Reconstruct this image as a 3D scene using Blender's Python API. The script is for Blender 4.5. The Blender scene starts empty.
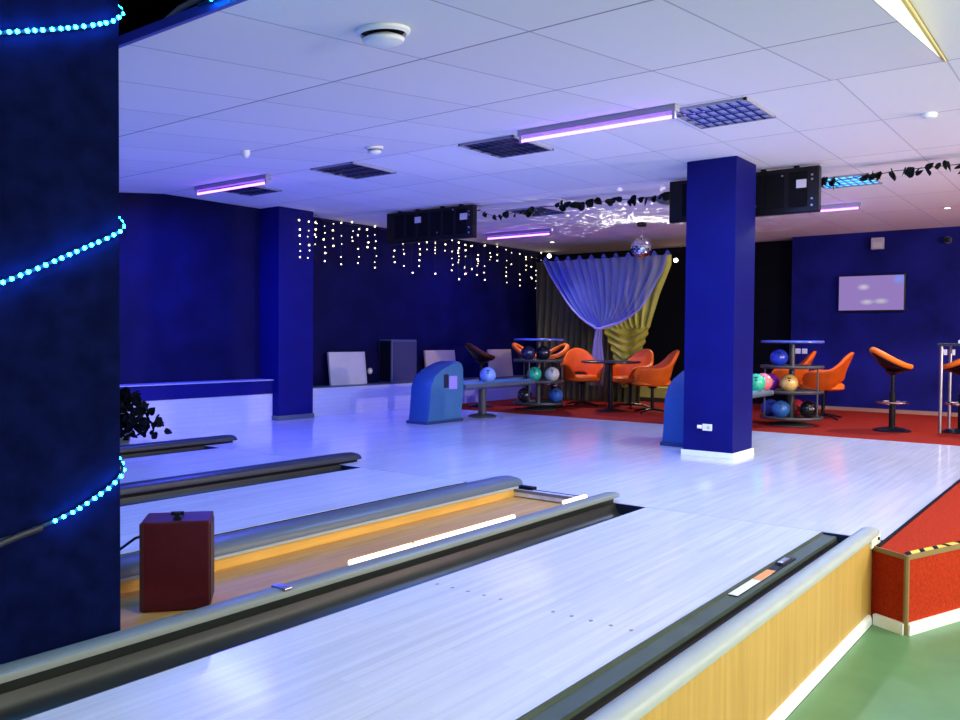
import bpy, bmesh, math, random
from mathutils import Vector, Matrix
random.seed(11)
PI = math.pi
S = bpy.context.scene
COL = S.collection

# ------------------------------------------------------------------ materials
def mat(name, col, rough=.5, metal=0., spec=.5, var=0., vscale=8., stretch=(1, 1, 1), bump=0., coat=0., emit=None, es=0.):
    m = bpy.data.materials.new(name); m.use_nodes = True
    nt = m.node_tree; b = nt.nodes['Principled BSDF']
    b.inputs['Base Color'].default_value = (*col, 1)
    b.inputs['Roughness'].default_value = rough
    b.inputs['Metallic'].default_value = metal
    b.inputs['Specular IOR Level'].default_value = spec
    b.inputs['Coat Weight'].default_value = coat
    b.inputs['Coat Roughness'].default_value = .12
    if emit:
        b.inputs['Emission Color'].default_value = (*emit, 1); b.inputs['Emission Strength'].default_value = es
    if var or bump:
        tc = nt.nodes.new('ShaderNodeTexCoord'); mp = nt.nodes.new('ShaderNodeMapping')
        mp.inputs['Scale'].default_value = stretch
        nt.links.new(tc.outputs['Object'], mp.inputs['Vector'])
        n = nt.nodes.new('ShaderNodeTexNoise'); n.inputs['Scale'].default_value = vscale; n.inputs['Detail'].default_value = 4
        nt.links.new(mp.outputs['Vector'], n.inputs['Vector'])
        if var:
            r = nt.nodes.new('ShaderNodeValToRGB')
            lo = tuple(max(0, c * (1 - var)) for c in col); hi = tuple(min(1, c * (1 + var)) for c in col)
            r.color_ramp.elements[0].position = .3; r.color_ramp.elements[1].position = .7
            r.color_ramp.elements[0].color = (*lo, 1); r.color_ramp.elements[1].color = (*hi, 1)
            nt.links.new(n.outputs['Fac'], r.inputs['Fac']); nt.links.new(r.outputs['Color'], b.inputs['Base Color'])
        if bump:
            bp = nt.nodes.new('ShaderNodeBump'); bp.inputs['Strength'].default_value = bump; bp.inputs['Distance'].default_value = .004
            nt.links.new(n.outputs['Fac'], bp.inputs['Height']); nt.links.new(bp.outputs['Normal'], b.inputs['Normal'])
    return m

def emitter(name, col, s):
    m = bpy.data.materials.new(name); m.use_nodes = True
    nt = m.node_tree; nt.nodes.clear()
    e = nt.nodes.new('ShaderNodeEmission'); o = nt.nodes.new('ShaderNodeOutputMaterial')
    e.inputs['Color'].default_value = (*col, 1); e.inputs['Strength'].default_value = s
    nt.links.new(e.outputs[0], o.inputs[0])
    return m

def mth(nt, op, a, b=None):
    n = nt.nodes.new('ShaderNodeMath'); n.operation = op
    for i, v in enumerate((a, b)):
        if v is None: continue
        if isinstance(v, (int, float)): n.inputs[i].default_value = v
        else: nt.links.new(v, n.inputs[i])
    return n.outputs[0]

def tile_mat(name, col, gap, sx, sy, ox, oy, wx, wy, rough=.85):
    """suspended-ceiling tiles: thin joints of the grid every sx by sy metres"""
    m = mat(name, col, rough); nt = m.node_tree; b = nt.nodes['Principled BSDF']
    tc = nt.nodes.new('ShaderNodeTexCoord'); sp = nt.nodes.new('ShaderNodeSeparateXYZ')
    nt.links.new(tc.outputs['Object'], sp.inputs[0])
    def line(o, s, off, w):
        f = mth(nt, 'FRACT', mth(nt, 'DIVIDE', mth(nt, 'SUBTRACT', o, off - 50 * s), s))
        d = mth(nt, 'MINIMUM', f, mth(nt, 'SUBTRACT', 1., f))
        return mth(nt, 'LESS_THAN', d, w / s / 2)
    lx = line(sp.outputs[0], sx, ox, wx); ly = line(sp.outputs[1], sy, oy, wy)
    mk = mth(nt, 'MAXIMUM', lx, mth(nt, 'MULTIPLY', ly, .6))
    # each tile a slightly different white
    cx = mth(nt, 'FLOOR', mth(nt, 'DIVIDE', mth(nt, 'SUBTRACT', sp.outputs[0], ox), sx))
    cy = mth(nt, 'FLOOR', mth(nt, 'DIVIDE', mth(nt, 'SUBTRACT', sp.outputs[1], oy), sy))
    cb = nt.nodes.new('ShaderNodeCombineXYZ'); nt.links.new(cx, cb.inputs[0]); nt.links.new(cy, cb.inputs[1])
    wn = nt.nodes.new('ShaderNodeTexWhiteNoise'); nt.links.new(cb.outputs[0], wn.inputs['Vector'])
    hs = nt.nodes.new('ShaderNodeHueSaturation'); hs.inputs['Color'].default_value = (*col, 1)
    nt.links.new(mth(nt, 'ADD', mth(nt, 'MULTIPLY', wn.outputs['Value'], .07), .95), hs.inputs['Value'])
    mx = nt.nodes.new('ShaderNodeMix'); mx.data_type = 'RGBA'
    nt.links.new(mk, mx.inputs['Factor']); nt.links.new(hs.outputs[0], mx.inputs[6]); mx.inputs[7].default_value = (*gap, 1)
    nt.links.new(mx.outputs[2], b.inputs['Base Color'])
    return m

def board_mat(name, c1, c2, cm, rough, bw=1.1, rh=.036, mortar=.012, coat=.0, upright=False):
    """short narrow boards laid along X"""
    m = mat(name, c1, rough, coat=coat); nt = m.node_tree; b = nt.nodes['Principled BSDF']
    tc = nt.nodes.new('ShaderNodeTexCoord')
    br = nt.nodes.new('ShaderNodeTexBrick')
    br.inputs['Scale'].default_value = 1; br.inputs['Brick Width'].default_value = bw; br.inputs['Row Height'].default_value = rh
    br.inputs['Mortar Size'].default_value = rh * mortar; br.inputs['Color1'].default_value = (*c1, 1); br.inputs['Color2'].default_value = (*c2, 1)
    br.inputs['Mortar'].default_value = (*cm, 1); br.offset = .37
    if upright:
        sp = nt.nodes.new('ShaderNodeSeparateXYZ'); cb = nt.nodes.new('ShaderNodeCombineXYZ'); nt.links.new(tc.outputs['Object'], sp.inputs[0])
        nt.links.new(sp.outputs[0], cb.inputs[0]); nt.links.new(sp.outputs[2], cb.inputs[1]); nt.links.new(cb.outputs[0], br.inputs['Vector'])
    else: nt.links.new(tc.outputs['Object'], br.inputs['Vector'])
    mp = nt.nodes.new('ShaderNodeMapping'); mp.inputs['Scale'].default_value = (.6, 14, 1)
    nt.links.new(tc.outputs['Object'], mp.inputs['Vector'])
    n = nt.nodes.new('ShaderNodeTexNoise'); n.inputs['Scale'].default_value = 2.2; n.inputs['Detail'].default_value = 5
    nt.links.new(mp.outputs[0], n.inputs['Vector'])
    mx = nt.nodes.new('ShaderNodeMix'); mx.data_type = 'RGBA'; mx.blend_type = 'MULTIPLY'; mx.inputs['Factor'].default_value = 1
    rp = nt.nodes.new('ShaderNodeValToRGB'); rp.color_ramp.elements[0].position = .35; rp.color_ramp.elements[0].color = (.90, .90, .92, 1)
    rp.color_ramp.elements[1].position = .6
    nt.links.new(n.outputs['Fac'], rp.inputs['Fac'])
    nt.links.new(br.outputs['Color'], mx.inputs[6]); nt.links.new(rp.outputs['Color'], mx.inputs[7])
    nt.links.new(mx.outputs[2], b.inputs['Base Color'])
    mp2 = nt.nodes.new('ShaderNodeTexNoise'); mp2.inputs['Scale'].default_value = 1.3; mp2.inputs['Detail'].default_value = 3
    nt.links.new(tc.outputs['Object'], mp2.inputs['Vector'])
    nt.links.new(mth(nt, 'ADD', mth(nt, 'MULTIPLY', mp2.outputs['Fac'], .14), rough - .07), b.inputs['Roughness'])
    return m

def wood_mat(name, c1, c2, rough, stretch):
    m = mat(name, c1, rough); nt = m.node_tree; b = nt.nodes['Principled BSDF']
    tc = nt.nodes.new('ShaderNodeTexCoord'); mp = nt.nodes.new('ShaderNodeMapping'); mp.inputs['Scale'].default_value = stretch
    nt.links.new(tc.outputs['Object'], mp.inputs['Vector'])
    n = nt.nodes.new('ShaderNodeTexNoise'); n.inputs['Scale'].default_value = 3; n.inputs['Detail'].default_value = 6; n.inputs['Distortion'].default_value = .4
    nt.links.new(mp.outputs[0], n.inputs['Vector'])
    r = nt.nodes.new('ShaderNodeValToRGB'); r.color_ramp.elements[0].position = .35; r.color_ramp.elements[1].position = .65
    r.color_ramp.elements[0].color = (*c1, 1); r.color_ramp.elements[1].color = (*c2, 1)
    nt.links.new(n.outputs['Fac'], r.inputs['Fac']); nt.links.new(r.outputs['Color'], b.inputs['Base Color'])
    return m

M = {}
M['lane'] = board_mat('lane boards', (.80, .83, .93), (.70, .74, .86), (.55, .58, .70), .20, coat=.25)
M['approach'] = board_mat('approach boards', (.78, .80, .90), (.71, .74, .85), (.60, .62, .74), .17, bw=1.4, rh=.05, coat=.3)
M['navy'] = mat('navy wall paint', (.004, .0045, .046), .6, spec=.06, var=.25, vscale=3)
M['navyfar'] = mat('blue wall paint', (.008, .009, .12), .55, spec=.06, var=.35, vscale=2.2)
M['column'] = mat('blue column paint', (.006, .007, .12), .5, spec=.06, var=.12, vscale=3)
M['darkcol'] = mat('dark column paint', (.0022, .0045, .034), .75, spec=.01, var=.3, vscale=14)
M['black'] = mat('black paint', (.006, .006, .010), .6, spec=.06)
M['blackgloss'] = mat('black plastic', (.006, .006, .008), .3, spec=.25)
M['tileflat'] = tile_mat('ceiling tiles', (.80, .80, .80), (.40, .40, .44), 1.2, .6, 5.52, .865, .011, .011)
M['tileslope'] = tile_mat('sloping ceiling tiles', (.74, .74, .76), (.25, .25, .30), 1.21, .62, 0., .88, .016, .010)
M['white'] = mat('white paint', (.82, .84, .82), .45)
M['whitewall'] = board_mat('white painted brick', (.50, .54, .72), (.47, .51, .69), (.44, .48, .65), .5, bw=.24, rh=.055, mortar=.08, upright=True)
M['cream'] = mat('cream paint', (.62, .64, .54), .6, spec=.1)
M['olive'] = mat('olive trim', (.42, .36, .12), .5)
M['green'] = mat('green floor', (.085, .215, .095), .42, var=.10, vscale=6)
M['red'] = mat('red carpet', (.25, .017, .008), .9, spec=.08, var=.35, vscale=60, bump=.5)
M['redstep'] = mat('red step carpet', (.36, .026, .006), .85, spec=.08, var=.22, vscale=70, bump=.5)
M['brown'] = mat('brown edge strip', (.22, .14, .05), .45)
M['gutter'] = mat('gutter plastic', (.013, .016, .014), .36, spec=.22, var=.12, vscale=5)
M['gutterstrip'] = mat('gutter ledge plastic', (.075, .095, .075), .5, spec=.15, var=.1, vscale=8)
M['rail'] = mat('grey rail plastic', (.34, .38, .375), .42, spec=.3, var=.05, vscale=9)
M['raildark'] = mat('slate rail plastic', (.085, .11, .14), .38, spec=.3)
M['railslim'] = mat('dark navy rail plastic', (.022, .03, .045), .4, spec=.25)
M['railfront'] = mat('grey green rail plastic', (.19, .22, .205), .4, spec=.3)
M['beech'] = wood_mat('beech panel', (.43, .25, .055), (.52, .32, .078), .45, (9, 1, .45))
M['trough'] = wood_mat('trough wood', (.50, .25, .055), (.60, .33, .08), .55, (.6, 9, 9))
M['backwood'] = wood_mat('orange wood', (.62, .34, .06), (.72, .43, .10), .4, (.8, 1, 9))
M['maroon'] = mat('maroon speaker cabinet', (.055, .004, .009), .45, spec=.25, var=.12, vscale=30)
M['maroondark'] = mat('maroon cabinet side', (.03, .004, .008), .5)
M['chrome'] = mat('chrome', (.75, .75, .78), .15, metal=1)
M['steel'] = mat('brushed steel', (.45, .45, .48), .35, metal=1)
M['orange'] = mat('orange vinyl', (.88, .17, .010), .42, spec=.25, var=.08, vscale=8)
M['orangedk'] = mat('orange vinyl shell', (.78, .115, .008), .5, spec=.2, var=.1, vscale=8)
M['tabletop'] = mat('dark laminate', (.02, .022, .03), .25)
M['rackmetal'] = mat('grey painted metal', (.06, .065, .07), .3)
M['hood'] = mat('blue moulded hood', (.02, .085, .27), .42, var=.06, vscale=10)
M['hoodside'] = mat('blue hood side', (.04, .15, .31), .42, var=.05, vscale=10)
M['hooddk'] = mat('dark blue plinth', (.02, .05, .16), .5)
M['slot'] = mat('dark slot', (.01, .015, .05), .4)
M['lilac'] = mat('lilac label', (.35, .28, .75), .4)
M['tray'] = mat('cyan-lit tray rubber', (.05, .22, .34), .4)  # cyan light on the tray top put into its colour
M['traygrey'] = mat('grey tray', (.10, .13, .16), .4, spec=.3)
M['leaf'] = mat('dark ivy leaf', (.006, .011, .009), .7, spec=.08)
M['plantleaf'] = mat('black green leaf', (.004, .006, .005), .7, spec=.05)
M['sticker'] = mat('pale sticker', (.62, .60, .74), .5)
M['label'] = mat('white label', (.85, .86, .82), .5)
M['labelorange'] = mat('orange label', (.85, .32, .07), .5)
M['hazy'] = mat('hazard yellow', (.80, .56, .05), .5)
M['socket'] = mat('white socket plastic', (.80, .80, .82), .4)
M['paleboard'] = mat('pale board', (.46, .46, .44), .5, var=.06, vscale=4)
M['warmboard'] = mat('board tinted for warm light', (.50, .40, .30), .5, var=.06, vscale=4)  # white panels, with the warm light on them put into the colour
M['louvre'] = mat('louvre reflector', (.55, .62, .80), .12, metal=1)
M['louvredk'] = mat('louvre void', (.02, .03, .10), .4)
M['cable'] = mat('cable sheath', (.30, .32, .34), .5)
M['hole'] = mat('ball finger hole', (.01, .01, .01), .6)
M['oliveclo'] = mat('olive curtain cloth', (.085, .082, .012), .8, var=.25, vscale=6, stretch=(6, 6, .6))
M['yellowclo'] = mat('yellow green satin', (.42, .40, .03), .45, var=.2, vscale=5)
M['bench'] = mat('green yellow ledge', (.62, .64, .12), .6)
M['uv'] = emitter('uv tube', (.38, .088, 1.0), 12.)
M['bat'] = mat('uv batten body', (.32, .32, .42), .6, spec=.1)
M['tw'] = emitter('white tube', (1., .95, .84), 12.)
M['trtube'] = emitter('trough tube', (1., .62, .42), 4.)
M['led'] = emitter('cyan led', (.003, .34, 1.0), 210.)
M['ledstrip'] = mat('clear led sleeve', (.015, .04, .08), .5, spec=.1)
M['bulb'] = emitter('warm fairy bulb', (1., .80, .50), 6.)
M['spot'] = emitter('spot lens', (1., .86, .66), 14.)
M['wire'] = mat('dark wire', (.01, .01, .02), .6)

def cloth_sheer(c=(.20, .28, .88)):
    m = bpy.data.materials.new('sheer voile'); m.use_nodes = True; nt = m.node_tree; nt.nodes.clear()
    d = nt.nodes.new('ShaderNodeBsdfDiffuse'); d.inputs[0].default_value = (*c, 1)
    t = nt.nodes.new('ShaderNodeBsdfTranslucent'); t.inputs[0].default_value = (*c, 1)
    tr = nt.nodes.new('ShaderNodeBsdfTransparent')
    a = nt.nodes.new('ShaderNodeMixShader'); a.inputs[0].default_value = .45
    b = nt.nodes.new('ShaderNodeMixShader'); b.inputs[0].default_value = .42
    o = nt.nodes.new('ShaderNodeOutputMaterial')
    nt.links.new(d.outputs[0], a.inputs[1]); nt.links.new(t.outputs[0], a.inputs[2])
    nt.links.new(a.outputs[0], b.inputs[1]); nt.links.new(tr.outputs[0], b.inputs[2]); nt.links.new(b.outputs[0], o.inputs[0])
    return m
M['sheer'] = cloth_sheer(); M['sheerhem'] = cloth_sheer((.58, .58, .95))

def screen_mat():
    m = bpy.data.materials.new('lilac screen'); m.use_nodes = True; nt = m.node_tree; nt.nodes.clear()
    tc = nt.nodes.new('ShaderNodeTexCoord'); e = nt.nodes.new('ShaderNodeEmission'); o = nt.nodes.new('ShaderNodeOutputMaterial')
    base = (.27, .18, .47, 1); cur = None
    for (y, z, ry, rz, c) in ((.10, .09, .10, .055, (.55, .52, .62, 1)), (.05, -.13, .11, .05, (.52, .50, .56, 1)), (-.14, -.12, .12, .05, (.50, .48, .52, 1)), (-.38, .20, .10, .09, (.16, .28, .85, 1))):
        mp = nt.nodes.new('ShaderNodeMapping'); mp.vector_type = 'TEXTURE'
        mp.inputs['Location'].default_value = (0, y, z); mp.inputs['Scale'].default_value = (9, ry, rz)
        nt.links.new(tc.outputs['Object'], mp.inputs[0])
        g = nt.nodes.new('ShaderNodeTexGradient'); g.gradient_type = 'SPHERICAL'; nt.links.new(mp.outputs[0], g.inputs[0])
        mx = nt.nodes.new('ShaderNodeMix'); mx.data_type = 'RGBA'
        nt.links.new(g.outputs['Fac'], mx.inputs['Factor'])
        if cur is None: mx.inputs[6].default_value = base
        else: nt.links.new(cur, mx.inputs[6])
        mx.inputs[7].default_value = c; cur = mx.outputs[2]
    nt.links.new(cur, e.inputs[0]); e.inputs[1].default_value = 1.0; nt.links.new(e.outputs[0], o.inputs[0])
    return m
M['screen'] = screen_mat()
BALLC = {}
def ballmat(n, c):
    if n not in BALLC: BALLC[n] = mat('bowling ball ' + n, c, .16, coat=.5, var=.15, vscale=9)
    return BALLC[n]

# ------------------------------------------------------------------ geometry helpers
def obj(name, bm, m, parent=None, loc=None, smooth=False):
    me = bpy.data.meshes.new(name); bmesh.ops.recalc_face_normals(bm, faces=bm.faces[:]); bm.to_mesh(me); bm.free()
    ms = m if isinstance(m, (list, tuple)) else [m]
    for x in ms: me.materials.append(x)
    if smooth:
        for p in me.polygons: p.use_smooth = True
        try: me.set_sharp_from_angle(angle=math.radians(40))
        except Exception: pass
    o = bpy.data.objects.new(name, me); COL.objects.link(o)
    if parent: o.parent = parent
    if loc: o.location = loc
    return o
def thing(name, label, cat, loc=(0, 0, 0), rotz=0, group=None):
    o = bpy.data.objects.new(name, None); COL.objects.link(o)
    o.location = loc; o.rotation_euler = (0, 0, rotz); o.empty_display_size = .1
    return tag(o, label, cat, group)
def tag(o, label, cat, group=None):
    o['label'] = label; o['category'] = cat
    if group: o['group'] = group
    return o
def struct(name, bm, m, smooth=False, label=None, cat=None):
    o = obj(name, bm, m, smooth=smooth); o['kind'] = 'structure'
    if label: o['label'] = label; o['category'] = cat
    return o
def dup(root, loc, rotz=None, label=None):
    r = root.copy(); COL.objects.link(r); r.location = loc
    if rotz is not None: r.rotation_euler = (0, 0, rotz)
    if label: r['label'] = label
    for ch in list(root.children):
        c = ch.copy(); COL.objects.link(c); c.parent = r
        for g in ch.children:
            d = g.copy(); COL.objects.link(d); d.parent = c
    return r
def B(): return bmesh.new()
def box(bm, a, b, bev=0., mi=0):
    x0, y0, z0 = a; x1, y1, z1 = b
    mt = Matrix.Translation(((x0 + x1) / 2, (y0 + y1) / 2, (z0 + z1) / 2)) @ Matrix.Diagonal((abs(x1 - x0), abs(y1 - y0), abs(z1 - z0), 1))
    t = bmesh.new(); bmesh.ops.create_cube(t, size=1, matrix=mt)
    if bev: bmesh.ops.bevel(t, geom=t.edges[:], offset=bev, segments=2, profile=.6, affect='EDGES')
    merge(bm, t, mi); return bm
def merge(bm, t, mi=0):
    mp = {v: bm.verts.new(v.co) for v in t.verts}
    for f in t.faces:
        try: nf = bm.faces.new([mp[v] for v in f.verts]); nf.material_index = mi if mi else f.material_index
        except ValueError: pass
    t.free()
def bx(a, b, bev=0.): return box(B(), a, b, bev)
def cyl(bm, p, q, r, r2=None, n=16, mi=0):
    p = Vector(p); q = Vector(q); d = q - p; r2 = r if r2 is None else r2
    t = bmesh.new(); bmesh.ops.create_cone(t, cap_ends=True, segments=n, radius1=r, radius2=r2, depth=d.length)
    t.transform(Matrix.Translation((p + q) / 2) @ d.to_track_quat('Z', 'Y').to_matrix().to_4x4())
    merge(bm, t, mi); return bm
def tube(bm, pts, r, n=8, closed=False, mi=0, rs=None):
    P = [Vector(p) for p in pts]; rings = []; up = Vector((0, 0, 1)); N = len(P)
    for i, p in enumerate(P):
        a = P[(i - 1) % N] if (closed or i) else p; b = P[(i + 1) % N] if (closed or i < N - 1) else p
        t = (b - a).normalized(); s = t.cross(up)
        if s.length < .05: s = t.cross(Vector((1, 0, 0)))
        s.normalize(); u = s.cross(t); rr = rs[i] if rs else r
        rings.append([bm.verts.new(p + (s * math.cos(k * 2 * PI / n) + u * math.sin(k * 2 * PI / n)) * rr) for k in range(n)])
    for i in range(N if closed else N - 1):
        A, Bq = rings[i], rings[(i + 1) % N]
        for k in range(n):
            f = bm.faces.new((A[k], A[(k + 1) % n], Bq[(k + 1) % n], Bq[k])); f.material_index = mi
    if not closed:
        for rg in (rings[0], rings[-1]):
            f = bm.faces.new(rg); f.material_index = mi
    return bm
def prismx(bm, prof, x0, x1, mi=0, close=True):
    """profile of (y, z) points swept along X"""
    A = [bm.verts.new((x0, y, z)) for y, z in prof]; C = [bm.verts.new((x1, y, z)) for y, z in prof]; n = len(prof)
    for i in range(n if close else n - 1):
        f = bm.faces.new((A[i], A[(i + 1) % n], C[(i + 1) % n], C[i])); f.material_index = mi
    if close:
        for r in (A, C):
            f = bm.faces.new(r); f.material_index = mi
    return bm
def lathe(bm, prof, n=28, mi=0, c=(0, 0, 0)):
    rings = []
    for r, z in prof:
        rings.append([bm.verts.new((c[0] + r * math.cos(2 * PI * k / n), c[1] + r * math.sin(2 * PI * k / n), c[2] + z)) for k in range(n)])
    for a, b in zip(rings, rings[1:]):
        for k in range(n):
            f = bm.faces.new((a[k], a[(k + 1) % n], b[(k + 1) % n], b[k])); f.material_index = mi
    for r in (rings[0], rings[-1]):
        f = bm.faces.new(r); f.material_index = mi
    return bm
def poly_prism(bm, pts, z0, z1, mi=0):
    A = [bm.verts.new((x, y, z0)) for x, y in pts]; C = [bm.verts.new((x, y, z1)) for x, y in pts]; n = len(pts)
    for i in range(n):
        f = bm.faces.new((A[i], A[(i + 1) % n], C[(i + 1) % n], C[i])); f.material_index = mi
    for r in (A, C):
        f = bm.faces.new(r); f.material_index = mi
    return bm
def quad(bm, pts, mi=0):
    f = bm.faces.new([bm.verts.new(p) for p in pts]); f.material_index = mi; return bm
def lerp_table(t, v):
    if v <= t[0][0]: return t[0][1]
    for (a, x), (b, y) in zip(t, t[1:]):
        if v <= b: return x + (y - x) * (v - a) / (b - a)
    return t[-1][1]
def caprail(y0, y1, zb, zt, n=10):
    """rounded rail cross-section"""
    c = (y0 + y1) / 2; w = (y1 - y0) / 2; pr = [(y0, zb)]
    for k in range(n + 1):
        a = PI - PI * k / n; pr.append((c + w * math.cos(a), zb + .012 + (zt - zb - .012) * math.sin(a) ** .6))
    pr.append((y1, zb)); return pr

# ------------------------------------------------------------------ the setting
ZC = 2.66; GZ = -.385
XB = -4.0; XE = 13.9; YR = -4.2; YL = 8.75
def slope_z(x): return ZC - .11 * (5.52 - x)
struct('floor', box(B(), (4.845, .99, -.05), (9.72, YL, 0)), M['approach'], label='glossy white approach floor between the lanes and the red carpet', cat='floor')
struct('floor.001', box(B(), (XB, 7.13, -.08), (4.845, YL, 0)), M['approach'])
struct('floor.002', box(B(), (9.72, YR, -.05), (XE, YL, .001)), M['red'], label='red carpet floor behind the white approach', cat='floor')
struct('floor.003', box(B(), (XB, YR, GZ - .05), (9.72, 1.0, GZ)), M['green'], label='green floor beside the beech panel', cat='floor')
# raised red platform with carpeted step
plat = [(4.655, 1.02), (4.544, .838), (4.978, .671), (7.2, -.19), (9.72, -1.16), (9.72, .992), (4.80, .992)]
bm = poly_prism(B(), plat, GZ, 0.002)
struct('floor_step', bm, M['redstep'], label='red carpeted raised step at the end of the beech panel', cat='step')
# step trims
def edge_strip(bm, p, q, w, z0, z1, mi=0):
    p = Vector((*p, 0)); q = Vector((*q, 0)); d = (q - p).normalized(); nrm = Vector((d.y, -d.x, 0)) * w
    pts = [p - nrm * .15, q - nrm * .15, q + nrm, p + nrm]
    return poly_prism(bm, [(v.x, v.y) for v in pts], z0, z1, mi)
bm = B(); edge_strip(bm, plat[2], plat[1], -.006, -.018, .006); edge_strip(bm, plat[1], plat[0], -.006, -.018, .006)
edge_strip(bm, plat[3], plat[2], -.006, -.018, .006)
c = plat[1]; cyl(bm, (c[0], c[1], GZ), (c[0], c[1], .004), .013, n=8)
struct('trim_1', bm, M['brown'])
bm = bx((4.65, .982, -.02), (9.72, 1.0, .008)); struct('trim_2', bm, M['black'])
# hazard tape on the top edge of the step
t = thing('hazard_tape', 'yellow and black hazard tape on the top edge of the red step', 'hazard tape', (plat[1][0], plat[1][1], .006))
for p, q in ((plat[1], plat[2]), (plat[2], plat[3])):
    p = Vector((*p, 0)) - Vector((plat[1][0], plat[1][1], 0)); q = Vector((*q, 0)) - Vector((plat[1][0], plat[1][1], 0))
    d = (q - p).normalized(); nn = Vector((-d.y, d.x, 0)); L_ = (q - p).length; n = max(1, round(L_ / .115)); st = L_ / n
    for i in range(2 * n):
        a0, a1 = ((i // 2) * st, (i // 2 + .36) * st) if i % 2 == 0 else ((i // 2 + .36) * st, (i // 2 + 1) * st); sh = .04 if i < 2 * n - 2 else .0
        A_ = [p + d * a0 + nn * .002, p + d * a1 + nn * .002, p + d * (a1 + sh) + nn * .036, p + d * (a0 + sh) + nn * .036]
        obj('yellow_stripe' if i % 2 else 'black_stripe', poly_prism(B(), [(v.x, v.y) for v in A_], .0005, .0025), M['hazy'] if i % 2 else M['black'], t)
# baseboard of beech panel and step
bm = B(); prismx(bm, [(1.03, GZ), (1.003, GZ), (1.003, GZ + .03), (1.010, GZ + .045), (1.03, GZ + .05)], XB, 4.60)
for p, q in ((plat[1], (4.62, .99)), (plat[2], plat[1]), (plat[3], plat[2])):
    edge_strip(bm, p, q, -.022, GZ, GZ + .055)
struct('baseboard_right', bm, M['white'])

struct('wall_left', bx((XB, YL, 0), (XE + .1, YL + .15, 3.35)), M['navy'])
struct('wall_far', box(box(B(), (XE, 4.2, 0), (XE + .15, YL, 3.35)), (XE, 4.1, 0), (XE + .15, 4.3, 3.35)), M['black'])
struct('wall_right_far', bx((13.5, YR, 0), (13.65, 4.2, 2.66)), M['navyfar'])
struct('wall_return', bx((13.65, 4.05, 0), (XE + .15, 4.2, 2.66)), M['navyfar'])
struct('baseboard_far', bx((13.48, YR, 0), (13.5, 4.2, .055)), mat('brown skirting', (.30, .16, .11), .5))
struct('wall_near', bx((XB, YR - .15, GZ), (13.65, YR, 3.35)), M['cream'])
struct('wall_back', bx((XB - .15, YR - .15, GZ), (XB, YL + .15, 3.35)), M['navy'])
# white low wall with ledge along the left wall
struct('wall_ledge', box(B(), (XB, 8.5, 0), (6.86, YL, .335)), M['whitewall'])
struct('trim_3', bx((XB, 8.485, .335), (6.86, YL, .50), .006), M['column'])
struct('trim_4', bx((XB, 8.475, .50), (6.86, YL, .512)), mat('lit ledge edge', (.30, .34, .62), .4))  # light along the ledge top put into a paler colour
struct('wall_ledge.001', box(B(), (7.42, 8.45, 0), (XE, YL, .375)), M['whitewall'])
struct('trim_5', bx((7.42, 8.44, .375), (XE, YL, .387)), M['raildark'])
# ceilings
L = [(XB, YR), (5.52, YR), (5.52, .88), (XB, .88)]
bm = B(); quad(bm, [(XB, YR, ZC), (5.52, YR, ZC), (5.52, .88, ZC), (XB, .88, ZC)]); quad(bm, [(5.52, YR, ZC), (XE + .1, YR, ZC), (XE + .1, YL, ZC), (5.52, YL, ZC)])
struct('ceiling', bm, M['tileflat'], label='flat white tiled ceiling', cat='ceiling')
so = B(); a = math.atan(.11); ln = (5.52 - 1.95) / math.cos(a)
quad(so, [(-ln, .88, 0), (0, .88, 0), (0, YL, 0), (-ln, YL, 0)])
o = struct('ceiling_slope', so, M['tileslope'], label='sloping white tiled ceiling above the lanes', cat='ceiling'); o.location = (5.52, 0, ZC); o.rotation_euler = (0, -a, 0)
bm = B(); quad(bm, [(1.95, .88, slope_z(1.95)), (1.95, .88, ZC), (5.52, .88, ZC)]); struct('trim_6', bm, M['cream'])
bm = B(); tube(bm, [(1.95, .872, ZC - .016), (5.5, .872, ZC - .004)], .012, 6, rs=[.022, .01]); struct('trim_7', bm, M['olive'])
struct('trim_8', bx((1.93, .88, slope_z(1.95) - .004), (1.95, YL, slope_z(1.95) + .035)), mat('blue edge board', (.06, .07, .38), .5))
struct('ceiling_void', bx((XB, .88, 3.3), (5.52, YL, 3.35)), M['black'])
struct('wall_void', bx((XB, .86, ZC), (5.52, .88, 3.35)), M['black'])
struct('wall_void.001', bx((5.52, .88, ZC + .01), (5.54, YL, 3.35)), M['black'])

# columns
def column(name, x0, x1, y0, y1, z1, m, label):
    t = thing(name, label, 'column', ((x0 + x1) / 2, (y0 + y1) / 2, 0)); t['kind'] = 'structure'
    hx, hy = (x1 - x0) / 2, (y1 - y0) / 2
    obj('shaft', bx((-hx, -hy, 0), (hx, hy, z1), .006), m, t); return t, hx, hy
mc, hx, hy = column('column', 7.28, 7.77, 2.755, 3.218, ZC, M['column'], 'square blue column in the middle of the white approach')
obj('baseboard', bx((-hx - .015, -hy - .015, 0), (hx + .015, hy + .015, .05), .004), M['white'], mc)
pc, hx, hy = column('column', 6.86, 7.42, 8.38, 8.9, ZC, M['column'], 'blue wall column standing beside the white low wall')
obj('baseboard', bx((-hx - .012, -hy - .012, 0), (hx + .012, hy + .012, .06), .004), M['raildark'], pc)
lc, hx, hy = column('column', .92, 1.553, 2.725, 3.34, 3.3, M['darkcol'], 'dark navy column wrapped in cyan light rope')
for v in lc.children[0].data.vertices: v.co.z -= .06 if v.co.z < .1 else 0

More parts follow.
